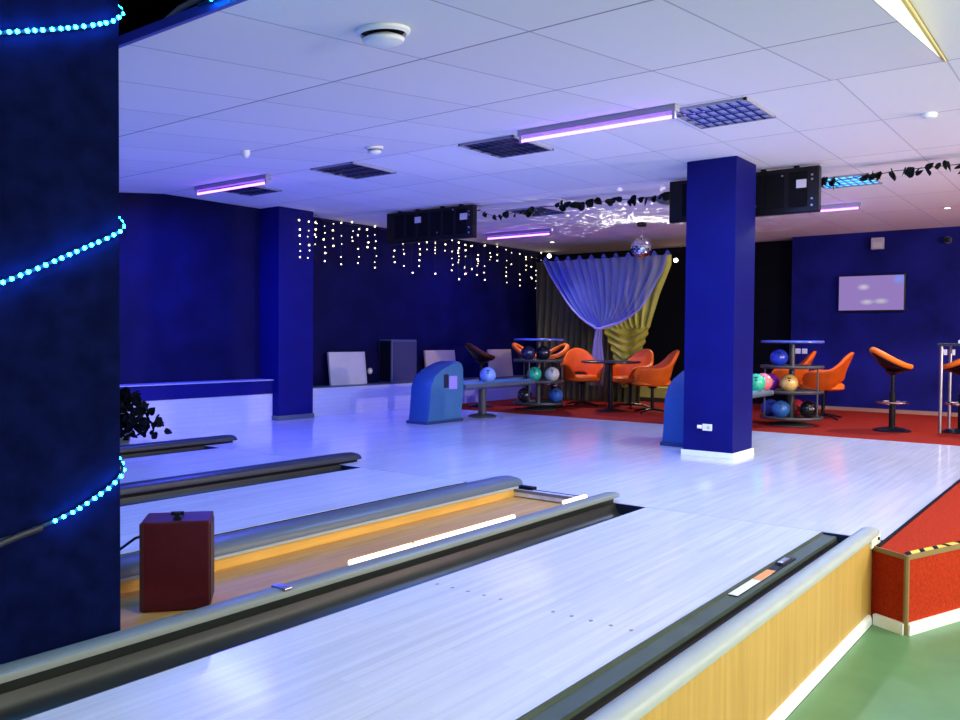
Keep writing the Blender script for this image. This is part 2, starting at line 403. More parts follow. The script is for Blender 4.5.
s = thing('wall_socket', 'white double socket low on the blue column', 'socket', (7.277, 2.985, .265))
obj('faceplate', bx((-.012, -.045, -.03), (0, .045, .03), .004), M['socket'], s)
obj('plug', cyl(B(), (-.012, .05, .002), (-.03, .085, .004), .016), M['socket'], s)
obj('socket_hole', cyl(B(), (-.0125, -.012, 0), (-.0145, -.012, 0), .014), M['paleboard'], s)

# ------------------------------------------------------------------ lanes, gutters, rails
def lane(y0, y1, label):
    o = obj('bowling_lane', bx((XB, y0, -.06), (4.838, y1, 0)), M['lane']); tag(o, label, 'bowling lane', 'white bowling lanes'); return o
l2 = lane(1.32, 2.376, 'glossy white bowling lane running closest past the beech panel')
lane(3.83, 4.885, 'white bowling lane directly behind the wooden trough')
lane(5.52, 6.755, 'white bowling lane farthest from the beech panel')
dotm = mat('aiming dot brown', (.22, .20, .20), .5)
for k in (0, 1, 2, 3, 4, 7, 8, 9, 10, 11):
    bm = B(); lathe(bm, [(.001, .0012), (.0075, .0012), (.0075, .0004), (.001, .0004)], 12); bm.transform(Matrix.Translation((2.75, 2.319 - k * .0832, 0)) @ Matrix.Diagonal((1.3, 1, 1, 1)))
    obj('aiming_dot', bm, dotm, l2)
struct('trim_9', bx((4.838, .99, -.02), (4.846, 7.13, -.001)), mat('foul line joint', (.16, .18, .26), .5))

ro = thing('lane_gutter', 'dark gutter between the closest lane and the beech panel', 'gutter', (0, 0, 0), group='lane gutters')
bm = B(); prismx(bm, [(1.32, 0), (1.312, .002), (1.308, -.012), (1.24, -.014), (1.24, -.08), (1.32, -.08)], XB, 4.84)
obj('ledge', bm, M['gutterstrip'], ro)
bm = B(); pr = [(1.238, -.03)] + [(1.165 + .072 * math.cos(a), -.03 - .035 * math.sin(a)) for a in [PI * k / 10 for k in range(1, 10)]] + [(1.104, .0), (1.102, .034)]
prismx(bm, pr + [(y, z - .012) for y, z in reversed(pr)], XB, 4.84); obj('channel', bm, M['gutter'], ro, smooth=True)
obj('end_plate', bx((4.832, 1.104, -.1), (4.842, 1.318, -.002)), M['slot'], ro)
st = obj('sensor_plate', bx((3.42, 1.262, -.013), (4.2, 1.303, -.008), .002), M['blackgloss'], ro)
obj('sticker', bx((3.42, 1.262, -.008), (3.84, 1.303, -.0065)), M['label'], st)
obj('orange_sticker', bx((3.70, 1.262, -.0064), (3.90, 1.303, -.0058)), M['labelorange'], st)
obj('sensor', bx((4.02, 1.268, -.008), (4.13, 1.298, .006), .004), M['steel'], st)

def ugutter(y0, y1, label, x1=4.84):
    t = thing('lane_gutter', label, 'gutter', (0, 0, 0), group='lane gutters')
    c = (y0 + y1) / 2; w = (y1 - y0) / 2
    pr = [(y0, 0), (y0 + .012, -.004)] + [(c - (w - .012) * math.cos(PI * k / 14), -.006 - .075 * math.sin(PI * k / 14)) for k in range(1, 14)] + [(y1 - .008, .0)]
    bm = B(); prismx(bm, pr + [(y, z - .012) for y, z in reversed(pr)], XB, x1)
    obj('channel', bm, M['gutter'], t, smooth=True)
    obj('end_plate', bx((x1 - .006, y0, -.1), (x1 + .003, y1, -.002)), M['slot'], t); return t
ugutter(2.378, 2.60, 'dark gutter between the closest lane and the wooden trough')
ugutter(3.58, 3.828, 'dark gutter hidden behind the wooden trough')
ugutter(4.887, 5.13, 'dark gutter in front of the slim grey rail between two lanes')
ugutter(5.31, 5.52, 'dark gutter behind the slim grey rail between two lanes')
ugutter(6.757, 6.99, 'dark gutter in front of the farthest slim rail')

def railmesh(y0, y1, zb, zt, x0, x1):
    bm = B(); prof = caprail(y0, y1, zb, zt); c = (y0 + y1) / 2
    rings = [(x0, 1.)] + [(x1 - .10, 1.), (x1 - .05, .97), (x1 - .02, .85), (x1, .5)]
    R = []
    for x, s in rings: R.append([bm.verts.new((x, c + (y - c) * (.6 + .4 * s), zb + (z - zb) * s)) for y, z in prof])
    n = len(prof)
    for A, C in zip(R, R[1:]):
        for i in range(n): bm.faces.new((A[i], A[(i + 1) % n], C[(i + 1) % n], C[i]))
    bm.faces.new(R[0]); bm.faces.new(R[-1]); return bm
# right barrier: beech panel with rounded rail
t = thing('lane_barrier', 'beech wood panel with rounded grey rail beside the green floor', 'barrier', (0, 0, 0))
obj('wood_panel', bx((XB, 1.022, GZ), (4.70, 1.055, .042)), M['beech'], t)
obj('handrail', railmesh(1.012, 1.10, .040, .078, XB, 4.80), M['rail'], t, smooth=True)
obj('end_cap', bx((4.60, 1.01, -.005), (4.79, 1.09, .042), .006), M['cream'], t)
obj('bolt', cyl(B(), (4.735, 1.012, .028), (4.735, 1.003, .028), .008), M['black'], t)
# trough between lane pairs
t = thing('lane_divider', 'wooden trough divider with grey rails between the closest two lanes', 'divider', (0, 0, 0))
obj('front_rail', railmesh(2.60, 2.695, .028, .058, XB, 4.93), M['railfront'], t, smooth=True)
bm = bx((XB, 2.607, -.09), (4.84, 2.69, .028)); obj('rail_base', bm, M['gutter'], t)
obj('trough_floor', bx((XB, 2.69, -.10), (4.90, 3.40, -.055)), M['trough'], t)
obj('back_panel', bx((XB, 3.39, -.06), (4.9, 3.42, .012)), M['backwood'], t)
obj('rear_rail', railmesh(3.37, 3.58, .01, .078, XB, 4.95), M['raildark'], t, smooth=True)
obj('rail_lip', bx((XB, 3.362, .004), (4.9, 3.375, .018)), M['rail'], t)
obj('end_board', bx((4.885, 2.70, -.06), (4.90, 3.39, .002)), M['black'], t)
obj('rail_bracket', bx((4.86, 3.25, -.01), (4.92, 3.39, .02), .004), M['black'], t)
obj('rail_bracket', bx((2.16, 2.60, .054), (2.20, 2.685, .064), .004), M['steel'], t)
for i, (x0, x1, lab) in enumerate(((2.65, 3.06, 'short glowing tube lying in the trough closest to the maroon speaker'), (3.09, 3.92, 'longest glowing tube lying along the wooden trough'), (4.46, 4.72, 'short glowing tube lying at the open end of the trough'))):
    bm = B(); cyl(bm, (x0, 2.745, .040), (x1, 2.745, .040), .014, n=12)
    tt = thing('light_tube', lab, 'light tube', ((x0 + x1) / 2, 2.745, -.055), group='tubes in the trough')
    bm.transform(Matrix.Translation((-(x0 + x1) / 2, -2.745, .055)))
    obj('tube', bm, M['trtube'], tt, smooth=True)
    for x in (x0 - (x0 + x1) / 2 + .03, x1 - (x0 + x1) / 2 - .03): obj('tube_holder', bx((x - .012, -.016, 0), (x + .012, .016, .082)), M['socket'], tt)
def slimrail(y0, y1, x1, zt, label):
    t = thing('divider_rail', label, 'rail', (0, 0, 0), group='slim lane rails')
    obj('cap', railmesh(y0, y1, .02, zt, XB, x1), M['railslim'], t, smooth=True)
    obj('rail_base', bx((XB, y0 + .012, -.08), (x1 - .1, y1 - .012, .02)), M['black'], t)
    obj('end_foot', bx((x1 - .1, y0 + .02, 0.001), (x1 - .05, y1 - .02, .02)), M['black'], t)
slimrail(5.13, 5.31, 5.10, .075, 'slim dark rail right behind the middle white lane')
slimrail(6.99, 7.13, 5.22, .075, 'slim dark rail close to the white low wall')

# ------------------------------------------------------------------ maroon speaker in the trough
t = thing('floor_speaker', 'maroon speaker box standing in the wooden trough by the column', 'speaker', (1.90, 3.10, -.055), math.radians(-40))
# local x = along front edge, y = depth
w, d, h = .262, .20, .362
t.location = (1.845 + .0, 3.095, -.055)
obj('cabinet', bx((0, 0, .004), (w, d, h), .006), M['maroon'], t)
obj('side_grille', bx((w - .002, .02, .02), (w + .004, d - .015, h - .02)), M['maroondark'], t)
obj('front_edge', bx((-.003, -.002, .01), (.012, .004, h - .004)), M['maroondark'], t)
hb = B(); box(hb, (.12, .03, h), (.15, .09, h + .012)); box(hb, (.125, .035, h + .012), (.145, .06, h + .03), .004); cyl(hb, (.11, .05, h + .024), (.16, .05, h + .024), .008)
obj('bracket', hb, M['blackgloss'], t)
obj('foot', bx((.03, .03, 0), (w - .03, d - .03, .006)), M['black'], t)
bm = B(); tube(bm, [(1.40, 3.36, -.045), (1.66, 3.352, -.04), (1.78, 3.335, .02), (1.86, 3.31, .15), (1.925, 3.27, .205), (1.955, 3.255, .215)], .006, 6)
tag(obj('speaker_cable', bm, M['wire'], smooth=True), 'thin dark cable curving from the maroon speaker to the column', 'cable')

# ------------------------------------------------------------------ LED rope round the dark column
t = thing('led_rope', 'cyan LED rope spiralling round the dark navy column', 'light rope', (1.24, 3.03, 0))
O = Vector((1.24, 3.03, 0)); Yf = 2.716
turns = [[(.93, .36), (1.16, .423), (1.22, .43), (1.31, .452), (1.39, .478), (1.45, .508), (1.51, .540), (1.55, .575)],
         [(.93, 1.10), (1.165, 1.205), (1.284, 1.262), (1.412, 1.328), (1.50, 1.372), (1.55, 1.402)],
         [(.93, 1.915), (1.17, 1.956), (1.319, 2.008), (1.44, 2.055), (1.52, 2.092), (1.55, 2.12)]]
path = []
for k, tn in enumerate(turns):
    path += [(x, Yf, z) for x, z in tn]
    z0 = tn[-1][1]; z1 = turns[k + 1][0][1] if k < 2 else z0 + .55
    path += [(1.563, Yf + .012, z0 + .025), (1.563, 2.80, z0 + .075), (1.563, 3.345, z0 + .35 * (z1 - z0)), (1.24, 3.350, z0 + .55 * (z1 - z0)), (.91, 3.345, z0 + .72 * (z1 - z0)), (.91, Yf, z1 - .02)]
bm = B(); tube(bm, [Vector(p) - O for p in path], .0065, 6); obj('sleeve', bm, M['ledstrip'], t, smooth=True)
bead0 = None
for k, tn in enumerate(turns):
    seg = [Vector((x, Yf, z)) for x, z in tn if x > 1.1 or k] ; z0 = tn[-1][1]
    seg += [Vector((1.563, Yf + .012, z0 + .025)), Vector((1.563, 2.80, z0 + .075))]
    if k == 0: seg = [p for p in seg if p.x > 1.30]
    ds = [0]
    for a_, b_ in zip(seg, seg[1:]): ds.append(ds[-1] + (b_ - a_).length)
    n = int(ds[-1] / .0275)
    for i in range(n):
        s_ = (i + .5 + random.uniform(-.12, .12)) * ds[-1] / n
        j = max(q for q in range(len(ds) - 1) if ds[q] <= s_); f = (s_ - ds[j]) / (ds[j + 1] - ds[j])
        p = seg[j].lerp(seg[j + 1], f) - O
        off = Vector((0, -.006, 0)) if p.y < Yf - O.y + .004 else Vector((.006, 0, 0))
        if bead0 is None:
            bm = B(); bmesh.ops.create_icosphere(bm, subdivisions=2, radius=.0066)
            bead0 = obj('led', bm, M['led'], t, smooth=True); bead0.location = p + off
        else:
            c = bead0.copy(); COL.objects.link(c); c.parent = t; c.location = p + off
bm = B(); tube(bm, [Vector(p) - O for p in [(.92, Yf - .004, .345), (1.12, Yf - .006, .405), (1.22, Yf - .006, .43), (1.28, Yf - .006, .442)]], .011, 8)
obj('lead', bm, M['wire'], t, smooth=True)
t = thing('led_strip', 'short cyan LED strip on the front edge of the sloping ceiling', 'light strip', (1.925, 2.70, slope_z(1.95) + .03))
obj('sleeve', bx((-.006, -.10, -.006), (.004, .12, .006)), M['ledstrip'], t)
for k in range(2):
    bm = B(); bmesh.ops.create_icosphere(bm, subdivisions=2, radius=.006); o = obj('led', bm, M['led'], t, smooth=True); o.location = (-.008, -.02 + .05 * k, .0)
bm = B(); tube(bm, [(2.05, 3.34, 2.315), (2.06, 3.26, 2.37), (2.07, 3.16, 2.41), (2.08, 2.98, 2.43), (2.1, 2.8, 2.43)], .012, 8)
tag(obj('ceiling_cable', bm, M['cable'], smooth=True), 'grey cable looping above the edge of the sloping ceiling', 'cable')

# ------------------------------------------------------------------ ceiling fittings
def uv_fixture(x, y0, y1, z, label, drop=.080):
    yc = (y0 + y1) / 2; h = (y1 - y0) / 2
    t = thing('uv_light', label, 'ceiling light', (x, yc, z), group='violet tube lights')
    bm = B(); box(bm, (-.035, -h, -.045), (.035, h, 0), .004); obj('batten', bm, M['bat'], t)
    bm = B(); cyl(bm, (-.01, -h + .03, -drop), (-.01, h - .03, -drop), .0105, n=12); obj('tube', bm, M['uv'], t, smooth=True)
    for s in (-1, 1): obj('tube_holder', bx((-.022, s * (h - .02) - .01, -drop - .014), (.004, s * (h - .02) + .01, -.04)), M['bat'], t)
    return t
uv_fixture(5.42, 2.47, 3.77, slope_z(5.42) - .004, 'violet tube light above the open lanes beside two louvred panels')
uv_fixture(5.42, 6.78, 7.97, slope_z(5.42) - .004, 'violet tube light nearest the left wall above the low white wall')
uv_fixture(10.52, 6.73, 7.92, ZC, 'violet tube light beyond the black screen housing near fairy lights')
uv_fixture(10.55, 2.50, 3.10, ZC, 'violet tube light partly hidden behind the housing at the column', .065)
uv_fixture(.3, 4.6, 5.8, 2.06, 'added violet tube light hidden behind the dark column', .075)  # this fixture and the next are unseen, added for blue light
uv_fixture(-1.2, 6.6, 7.8, 2.0, 'added unseen violet tube light deep over the farthest lanes', .075)

def louvre(x, y, label, z=ZC, sx=.60, sy=.56, lit=None):
    t = thing('louvre_light', label, 'ceiling light', (x, y, z), group='louvred ceiling lights')
    bm = B(); hx, hy = sx / 2, sy / 2
    for a_, b_ in (((-hx, -hy), (hx, -hy + .02)), ((-hx, hy - .02), (hx, hy)), ((-hx, -hy), (-hx + .02, hy)), ((hx - .02, -hy), (hx, hy))):
        box(bm, (a_[0], a_[1], -.016), (b_[0], b_[1], -.001))
    obj('frame', bm, M['bat'], t)
    obj('back_plate', bx((-hx + .01, -hy + .01, -.004), (hx - .01, hy - .01, -.001)), lit or M['louvredk'], t)
    bm = B()
    for i in range(1, 4):   # long parabolic reflectors
        xx = -hx + sx * i / 4
        prismx(bm, [(-hy, -.004), (-hy, -.005), (hy, -.005), (hy, -.004)], xx - .006, xx + .006)
        q = B(); box(q, (xx - .012, -hy + .01, -.018), (xx + .012, hy - .01, -.004)); merge(bm, q)
    for i in range(1, 8):
        yy = -hy + sy * i / 8; q = B(); box(q, (-hx + .01, yy - .008, -.016), (hx - .01, yy + .008, -.004)); merge(bm, q)
    obj('louvre', bm, M['louvre'], t); return t
louvre(5.83, 4.19, 'dark louvred panel at the left end of the long violet tube')
louvre(5.86, 2.33, 'louvred panel with bright cells at the right end of the long violet tube', lit=emitter('dim louvre tubes', (.32, .36, 1.), .55))
louvre(5.80, 5.98, 'dark louvred panel below the small round vent')
louvre(5.83, 7.72, 'dark louvred panel behind the violet tube nearest the left wall')
louvre(9.05, 2.30, 'cyan lit louvred panel beyond the black screen housing with ivy', lit=emitter('cyan louvre tubes', (.10, .50, 1.), 2.2))
louvre(9.1, 4.15, 'louvred panel over the ivy beside the blue column')
louvre(9.0, 5.98, 'louvred panel over the ivy beside the long screen housing')

def disc_vent(name, label, x, y, z, r, tilt=0.):
    t = thing(name, label, 'vent', (x, y, z)); t.rotation_euler = (0, tilt, 0)
    bm = B(); lathe(bm, [(r, 0), (r, -.012), (r * .86, -.02), (r * .80, -.012), (r * .80, 0)]); obj('collar', bm, M['white'], t, smooth=True)
    bm = B(); lathe(bm, [(.01, -.008), (r * .8, -.008), (r * .8, -.006), (.01, -.006)]); obj('throat', bm, M['black'], t)
    bm = B(); lathe(bm, [(r * .3, -.012), (r * .70, -.03), (r * .78, -.038), (r * .72, -.05), (r * .45, -.06), (.01, -.062)]); obj('disc', bm, M['white'], t, smooth=True)
    return t
disc_vent('ceiling_vent', 'round white disc vent in the sloping ceiling closest overhead', 2.61, 2.52, slope_z(2.61) - .001, .115, -a)
disc_vent('ceiling_vent', 'small round white vent above the dark louvred panel', 5.02, 4.94, slope_z(5.02) - .001, .075, -a)
t = thing('motion_detector', 'small white dome sensor in front of the left violet tube', 'sensor', (4.25, 5.60, slope_z(4.25)))
bm = B(); lathe(bm, [(.035, 0), (.035, -.02), (.028, -.045), (.01, -.06)]); obj('dome', bm, M['socket'], t, smooth=True)
t = thing('smoke_detector', 'white smoke detector on the flat ceiling above the right ivy', 'smoke detector', (6.73, 1.16, ZC))
bm = B(); lathe(bm, [(.052, 0), (.052, -.012), (.045, -.03), (.02, -.036)]); obj('housing', bm, M['white'], t, smooth=True)
bm = B(); lathe(bm, [(.047, -.014), (.047, -.022), (.04, -.022), (.04, -.014)]); obj('vent_ring', bm, M['paleboard'], t)
def downlight(x, y, label, z=ZC, r=.045):
    t = thing('downlight', label, 'spotlight', (x, y, z), group='recessed spotlights')
    bm = B(); lathe(bm, [(r, 0), (r, -.008), (r * .75, -.008), (r * .75, 0)]); obj('bezel', bm, M['chrome'], t, smooth=True)
    bm = B(); lathe(bm, [(.005, -.003), (r * .74, -.003), (r * .74, -.001), (.005, -.001)]); obj('lens', bm, M['spot'], t)
    return t
downlight(12.0, 7.67, 'bright round spotlight in the ceiling left of the mirror ball')
downlight(11.55, 1.77, 'small round spotlight in the ceiling above the television')
def wallspot(x, y, z, label, dirv):
    t = thing('wall_spotlight', label, 'spotlight', (x, y, z), group='small bright spotlights')
    d = Vector(dirv).normalized()
    bm = B(); cyl(bm, (0, 0, 0), d * .07, .045, .04); obj('housing', bm, M['black'], t, smooth=True)
    bm = B(); cyl(bm, d * .0702, d * .075, .036); obj('lens', bm, M['spot'], t); 
wallspot(13.8, 6.27, 2.44, 'bright spotlight on the dark wall right of the sheer curtain', (-1, -.3, -.35))
wallspot(13.4, 8.62, 2.60, 'bright spotlight at the end of the fairy lights', (-1, -.55, -.3))

# ------------------------------------------------------------------ scoring screen housings
def housing(y0, y1, z0, z1, x, label, stickers):
    yc = (y0 + y1) / 2; h = (y1 - y0) / 2
    t = thing('monitor_housing', label, 'monitor', (x, yc, z0), group='hanging scoring screens seen from behind')
    H = z1 - z0
    obj('casing', bx((0, -h, 0), (.08, h, H), .008), M['blackgloss'], t)
    bm = B()
    for k in range(2):
        for s in (-.7, .7): box(bm, (.01, (k - .5) * h + s * h * .3 - .02, H), (.06, (k - .5) * h + s * h * .3 + .02, ZC - z0))
    obj('hanger', bm, M['black'], t)
    bm = B(); 
    for k in range(6): box(bm, (-.004, -h + .1 + k * (2 * h - .2) / 6, .05), (0, -h + .06 + (k + 1) * (2 * h - .2) / 6, H - .04))
    obj('rear_panel', bm, M['black'], t)
    for y, z, wy, wz in stickers: obj('sticker', bx((-.008, y - yc - wy / 2, z - z0 - wz / 2), (-.0035, y - yc + wy / 2, z - z0 + wz / 2)), M['sticker'], t)
    for y, z in ((y0 + .06, z0 + .12), (y0 + .06, z1 - .08), (y0 + .06, z0 + .06), (y0 + .06, z1 - .12), (yc - .15, z0 + .09), (yc - .4, z0 + .35)):
        obj('bolt', cyl(B(), (-.009, y - yc, z - z0), (-.001, y - yc, z - z0), .010, n=10), M['steel'], t)
housing(2.262, 3.72, 2.225, 2.64, 8.0, 'black screen housing hanging behind the blue column', [(2.417, 2.487, .09, .075)])
housing(6.23, 7.64, 2.25, 2.64, 8.0, 'black screen housing hanging beside the fairy lights', [(7.10, 2.52, .10, .075), (6.37, 2.505, .11, .075)])

# ------------------------------------------------------------------ ivy garlands and plant
def leaf(bm, c, r, mi=0):
    n = Vector((random.gauss(0, 1), random.gauss(0, 1), random.gauss(0, 1))).normalized(); u = n.orthogonal().normalized(); v = n.cross(u)
    sh = [(0, -.8), (.5, -.8), (.85, -.35), (.8, .1), (.45, .6), (0, 1.05), (-.45, .6), (-.8, .1), (-.85, -.35), (-.5, -.8)]
    P = [bm.verts.new(c + (u * a_ + v * b_) * r + n * (abs(a_) * .25 * r)) for a_, b_ in sh]
    m0 = bm.verts.new(c - n * .1 * r)
    for i in range(len(P)):
        f = bm.faces.new((P[i], P[(i + 1) % len(P)], m0)); f.material_index = mi
def ivy(pts, label):
    pts = [(x, y, min(z, 2.60) - .012) for x, y, z in pts]; o0 = Vector(pts[0]); t = thing('ivy_garland', label, 'ivy garland', o0, group='ivy garlands under the ceiling')
    bm = B(); tube(bm, [Vector(p) - o0 for p in pts], .004, 5); obj('stem', bm, M['wire'], t)
    bm = B()
    for i, p in enumerate(pts):
        if random.random() < .12: continue
        for k in range(random.choice((1, 2, 3, 4))): leaf(bm, Vector(p) - o0 + Vector((random.gauss(0, .03), random.gauss(0, .03), random.uniform(-.045, .012))), random.uniform(.032, .062))
    obj('leaves', bm, M['leaf'], t)
ivy([(8.25, 6.30, 2.638), (8.24, 6.24, 2.575), (8.3, 6.12, 2.535), (8.3, 6.03, 2.52), (8.3, 5.94, 2.55), (8.32, 5.85, 2.56), (8.35, 5.72, 2.57), (8.35, 5.58, 2.585), (8.36, 5.45, 2.625), (8.4, 5.28, 2.638), (8.4, 5.18, 2.636), (8.4, 5.02, 2.58), (8.4, 4.90, 2.61), (8.4, 4.78, 2.636), (8.42, 4.62, 2.635), (8.42, 4.48, 2.638), (8.45, 4.38, 2.60), (8.45, 4.24, 2.595), (8.45, 4.12, 2.595), (8.45, 3.98, 2.595), (8.45, 3.86, 2.63)], 'dark ivy garland under the ceiling between the two black housings')
ivy([(8.45, 2.62, 2.60), (8.45, 2.50, 2.61), (8.45, 2.36, 2.575), (8.45, 2.25, 2.575), (8.45, 2.15, 2.575), (8.4, 2.05, 2.58), (8.4, 1.97, 2.588), (8.4, 1.88, 2.586), (8.4, 1.80, 2.59), (8.4, 1.72, 2.63), (8.4, 1.62, 2.638), (8.4, 1.52, 2.635), (8.4, 1.42, 2.63), (8.4, 1.32, 2.628), (8.4, 1.24, 2.63), (8.4, 1.14, 2.635), (8.4, .98, 2.62), (8.4, .8, 2.60)], 'dark ivy garland under the flat ceiling above the television')
t = thing('artificial_plant', 'dark leafy plant peeking out from behind the navy column', 'plant', (4.42, 7.80, 0))
bm = B(); lathe(bm, [(.10, 0), (.13, .10), (.14, .12), (.12, .12), (.11, .10), (.01, .10)], 20); obj('pot', bm, M['raildark'], t, smooth=True)
bm = B()
for k in range(420):
    an = random.uniform(0, 2 * PI); z = random.uniform(.06, .50); r = random.uniform(.0, .48 - .75 * max(0, z - .12)); leaf(bm, Vector((r * math.cos(an), r * math.sin(an), z)), random.uniform(.03, .06))
obj('foliage', bm, M['plantleaf'], t)
bm = B()
for k in range(9):
    an = k * 2 * PI / 9; tube(bm, [(0, 0, .09), (.08 * math.cos(an), .08 * math.sin(an), .25), (.22 * math.cos(an), .22 * math.sin(an), .32)], .006, 5)
obj('stem', bm, M['wire'], t)

# ------------------------------------------------------------------ fairy lights on the left wall
FX = 8.66
def icicle(drops, label):
    """drops: (x along wall, list of heights of its bulbs)"""
    pil = lambda x: 8.345 / FX if x < 7.72 else 1.     # the first drops hang in front of the wall column
    drops = [(x * pil(x), [1.05 + (z - 1.05) * pil(x) for z in zs], FX * pil(x) - FX) for x, zs in drops]
    x0 = drops[0][0]; t = thing('icicle_lights', label, 'fairy lights', (x0, FX, 2.6), group='fairy lights on the left wall')
    bm = B(); tube(bm, [(d[0] - x0, d[2], .02 + .01 * math.sin(i * 1.7)) for i, d in enumerate(drops)], .003, 5)
    for d in drops: tube(bm, [(d[0] - x0, d[2], .02), (d[0] - x0 + .01, d[2] - .004, min(d[1]) - 2.6)], .002, 4)
    obj('wire', bm, M['wire'], t)
    b0 = None
    for d in drops:
        for z in d[1]:
            p = (d[0] - x0 + random.uniform(-.02, .02), d[2] - .012, z - 2.6)
            if b0 is None:
                q = B(); bmesh.ops.create_icosphere(q, subdivisions=2, radius=.0095); b0 = obj('bulb', q, M['bulb'], t, smooth=True); b0.location = p
            else:
                c = b0.copy(); COL.objects.link(c); c.parent = t; c.location = p; s_ = random.uniform(.55, 1.25); c.scale = (s_,) * 3
icicle([(7.43, [2.09, 2.17, 2.37, 2.45, 2.26, 2.57]), (7.57, [2.26, 2.45, 2.37, 2.57, 2.19, 2.09]), (7.70, [2.28, 2.38, 2.48, 2.57, 2.48, 2.41, 2.56]), (7.85, [2.26, 2.07, 2.45, 2.36, 2.18, 2.54]), (8.02, [2.29, 2.39, 2.50, 2.59]), (8.16, [2.15, 2.05, 2.33, 2.44, 2.62]), (8.37, [2.65, 2.44, 2.53, 2.39]), (8.49, [2.57, 2.18, 2.09, 2.29, 2.48]), (8.67, [2.49, 2.58, 2.40, 2.33]), (8.83, [2.33, 2.22, 2.52, 2.64, 2.43, 2.05, 2.13]), (9.22, [2.33, 2.16, 2.24])], 'fairy lights on the navy wall left of the black screen housing')
icicle([(9.42, [2.45, 2.36, 2.30, 2.12]), (9.61, [2.03]), (9.78, [2.40, 2.48, 2.60, 2.23, 2.14, 2.32]), (9.94, [2.52, 2.41]), (10.15, [2.54, 2.05, 2.52, 2.46, 2.37, 2.42]), (10.39, [2.53, 2.43]), (10.58, [2.13, 2.22, 2.61, 2.32, 2.43]), (10.74, [2.42, 2.50, 2.31, 2.59, 2.59, 1.99, 2.27, 2.00, 2.37, 2.46]), (10.91, [2.57, 2.09, 2.19, 2.10, 2.21, 2.38, 2.48, 2.49, 2.56]), (11.07, [2.57, 2.19, 2.18, 2.57, 2.56]), (11.24, [2.10, 2.10, 2.25, 2.29, 2.37, 2.36, 2.43, 2.33]), (11.43, [2.61, 2.26, 2.60, 2.15, 2.03]), (11.59, [2.38, 2.49, 2.43]), (11.79, [2.48, 2.38, 2.62, 2.66]), (12.06, [2.13, 2.02, 2.20, 2.28, 2.40, 2.59]), (12.23, [2.55, 2.35]), (12.48, [2.55, 2.09, 1.99, 2.19]), (12.66, [2.28, 2.47, 2.36, 2.51]), (12.84, [2.16, 2.35, 2.52, 2.14]), (13.00, [2.29, 2.50, 1.97, 2.10, 2.21]), (13.16, [2.63, 2.39, 2.50])], 'fairy lights on the navy wall between the black housing and the curtain')


# ------------------------------------------------------------------ things on the white ledge
def ledge_board(x0, x1, z1, m, label, y=8.70):
    t = thing('display_board', label, 'board', ((x0 + x1) / 2, 8.60, .387), group='pale boards on the ledge'); w = (x1 - x0) / 2; h = z1 - .387
    bm = bx((-w, -.012, 0), (w, .012, h), .004); bm.transform(Matrix.Rotation(math.radians(-7), 4, 'X')); obj('sheet', bm, m, t)
    bm = B(); box(bm, (-w - .008, -.016, 0), (-w + .012, .014, h + .006)); box(bm, (w - .012, -.016, 0), (w + .008, .014, h + .006)); box(bm, (-w, -.016, h - .012), (w, .014, h + .008)); box(bm, (-w, -.016, 0), (w, .014, .014))
    bm.transform(Matrix.Rotation(math.radians(-7), 4, 'X')); obj('frame', bm, m, t); return t
ledge_board(7.93, 8.60, .835, M['paleboard'], 'pale blue lit board leaning on the ledge right of the wall column')
ledge_board(9.92, 10.63, .845, M['warmboard'], 'pale board tinted for warm light on the ledge behind the first ball return')
ledge_board(11.55, 12.20, .85, M['warmboard'], 'board tinted for warm light on the ledge behind the dark stool')
t = thing('loudspeaker', 'dark blue loudspeaker standing upright on the white ledge', 'speaker', (9.27, 8.60, .387), math.radians(0))
obj('cabinet', bx((-.27, -.12, 0), (.27, .14, .63), .01), mat('speaker blue grey', (.07, .08, .16), .5), t)
obj('grille', bx((-.24, -.128, .03), (.25, -.119, .60), .004), mat('speaker grille', (.035, .035, .09), .7, bump=.4, vscale=90), t)
obj('side_panel', bx((-.276, -.10, .02), (-.269, .12, .61)), M['black'], t)
t = thing('wall_switch', 'small round pale switch on the navy wall beside the loudspeaker', 'switch', (8.82, YL, .56))
bm = B(); cyl(bm, (0, 0, 0), (0, -.015, 0), .045, n=20); obj('plate', bm, M['paleboard'], t)
bm = B(); cyl(bm, (0, -.015, 0), (0, -.02, 0), .02, n=12); obj('button', bm, M['white'], t)

# ------------------------------------------------------------------ ball returns
BALLR = .108
ball_me = {}
def ball(x, y, z, cname, c, label, r=BALLR, grp='bowling balls'):
    if 'mesh' not in ball_me:
        bm = B(); bmesh.ops.create_uvsphere(bm, u_segments=32, v_segments=20, radius=BALLR)
        ball_me['mesh'] = 1
    bm = B(); bmesh.ops.create_uvsphere(bm, u_segments=32, v_segments=20, radius=r)
    o = obj('bowling_ball', bm, [ballmat(cname, c), M['hole']], smooth=True); o.location = (x, y, z + r)
    hb = B()
    for a_, b_ in ((.10, .62), (.34, .62), (.22, .32)):
        an = math.atan2(-y, -x) + a_ - .2; d = Vector((math.cos(an) * math.cos(b_), math.sin(an) * math.cos(b_), math.sin(b_)))
        cyl(hb, d * (r - .004), d * (r + .0006), .011, n=12)
    h = obj('finger_hole', hb, M['hole'], o)
    return tag(o, label, 'bowling ball', grp)

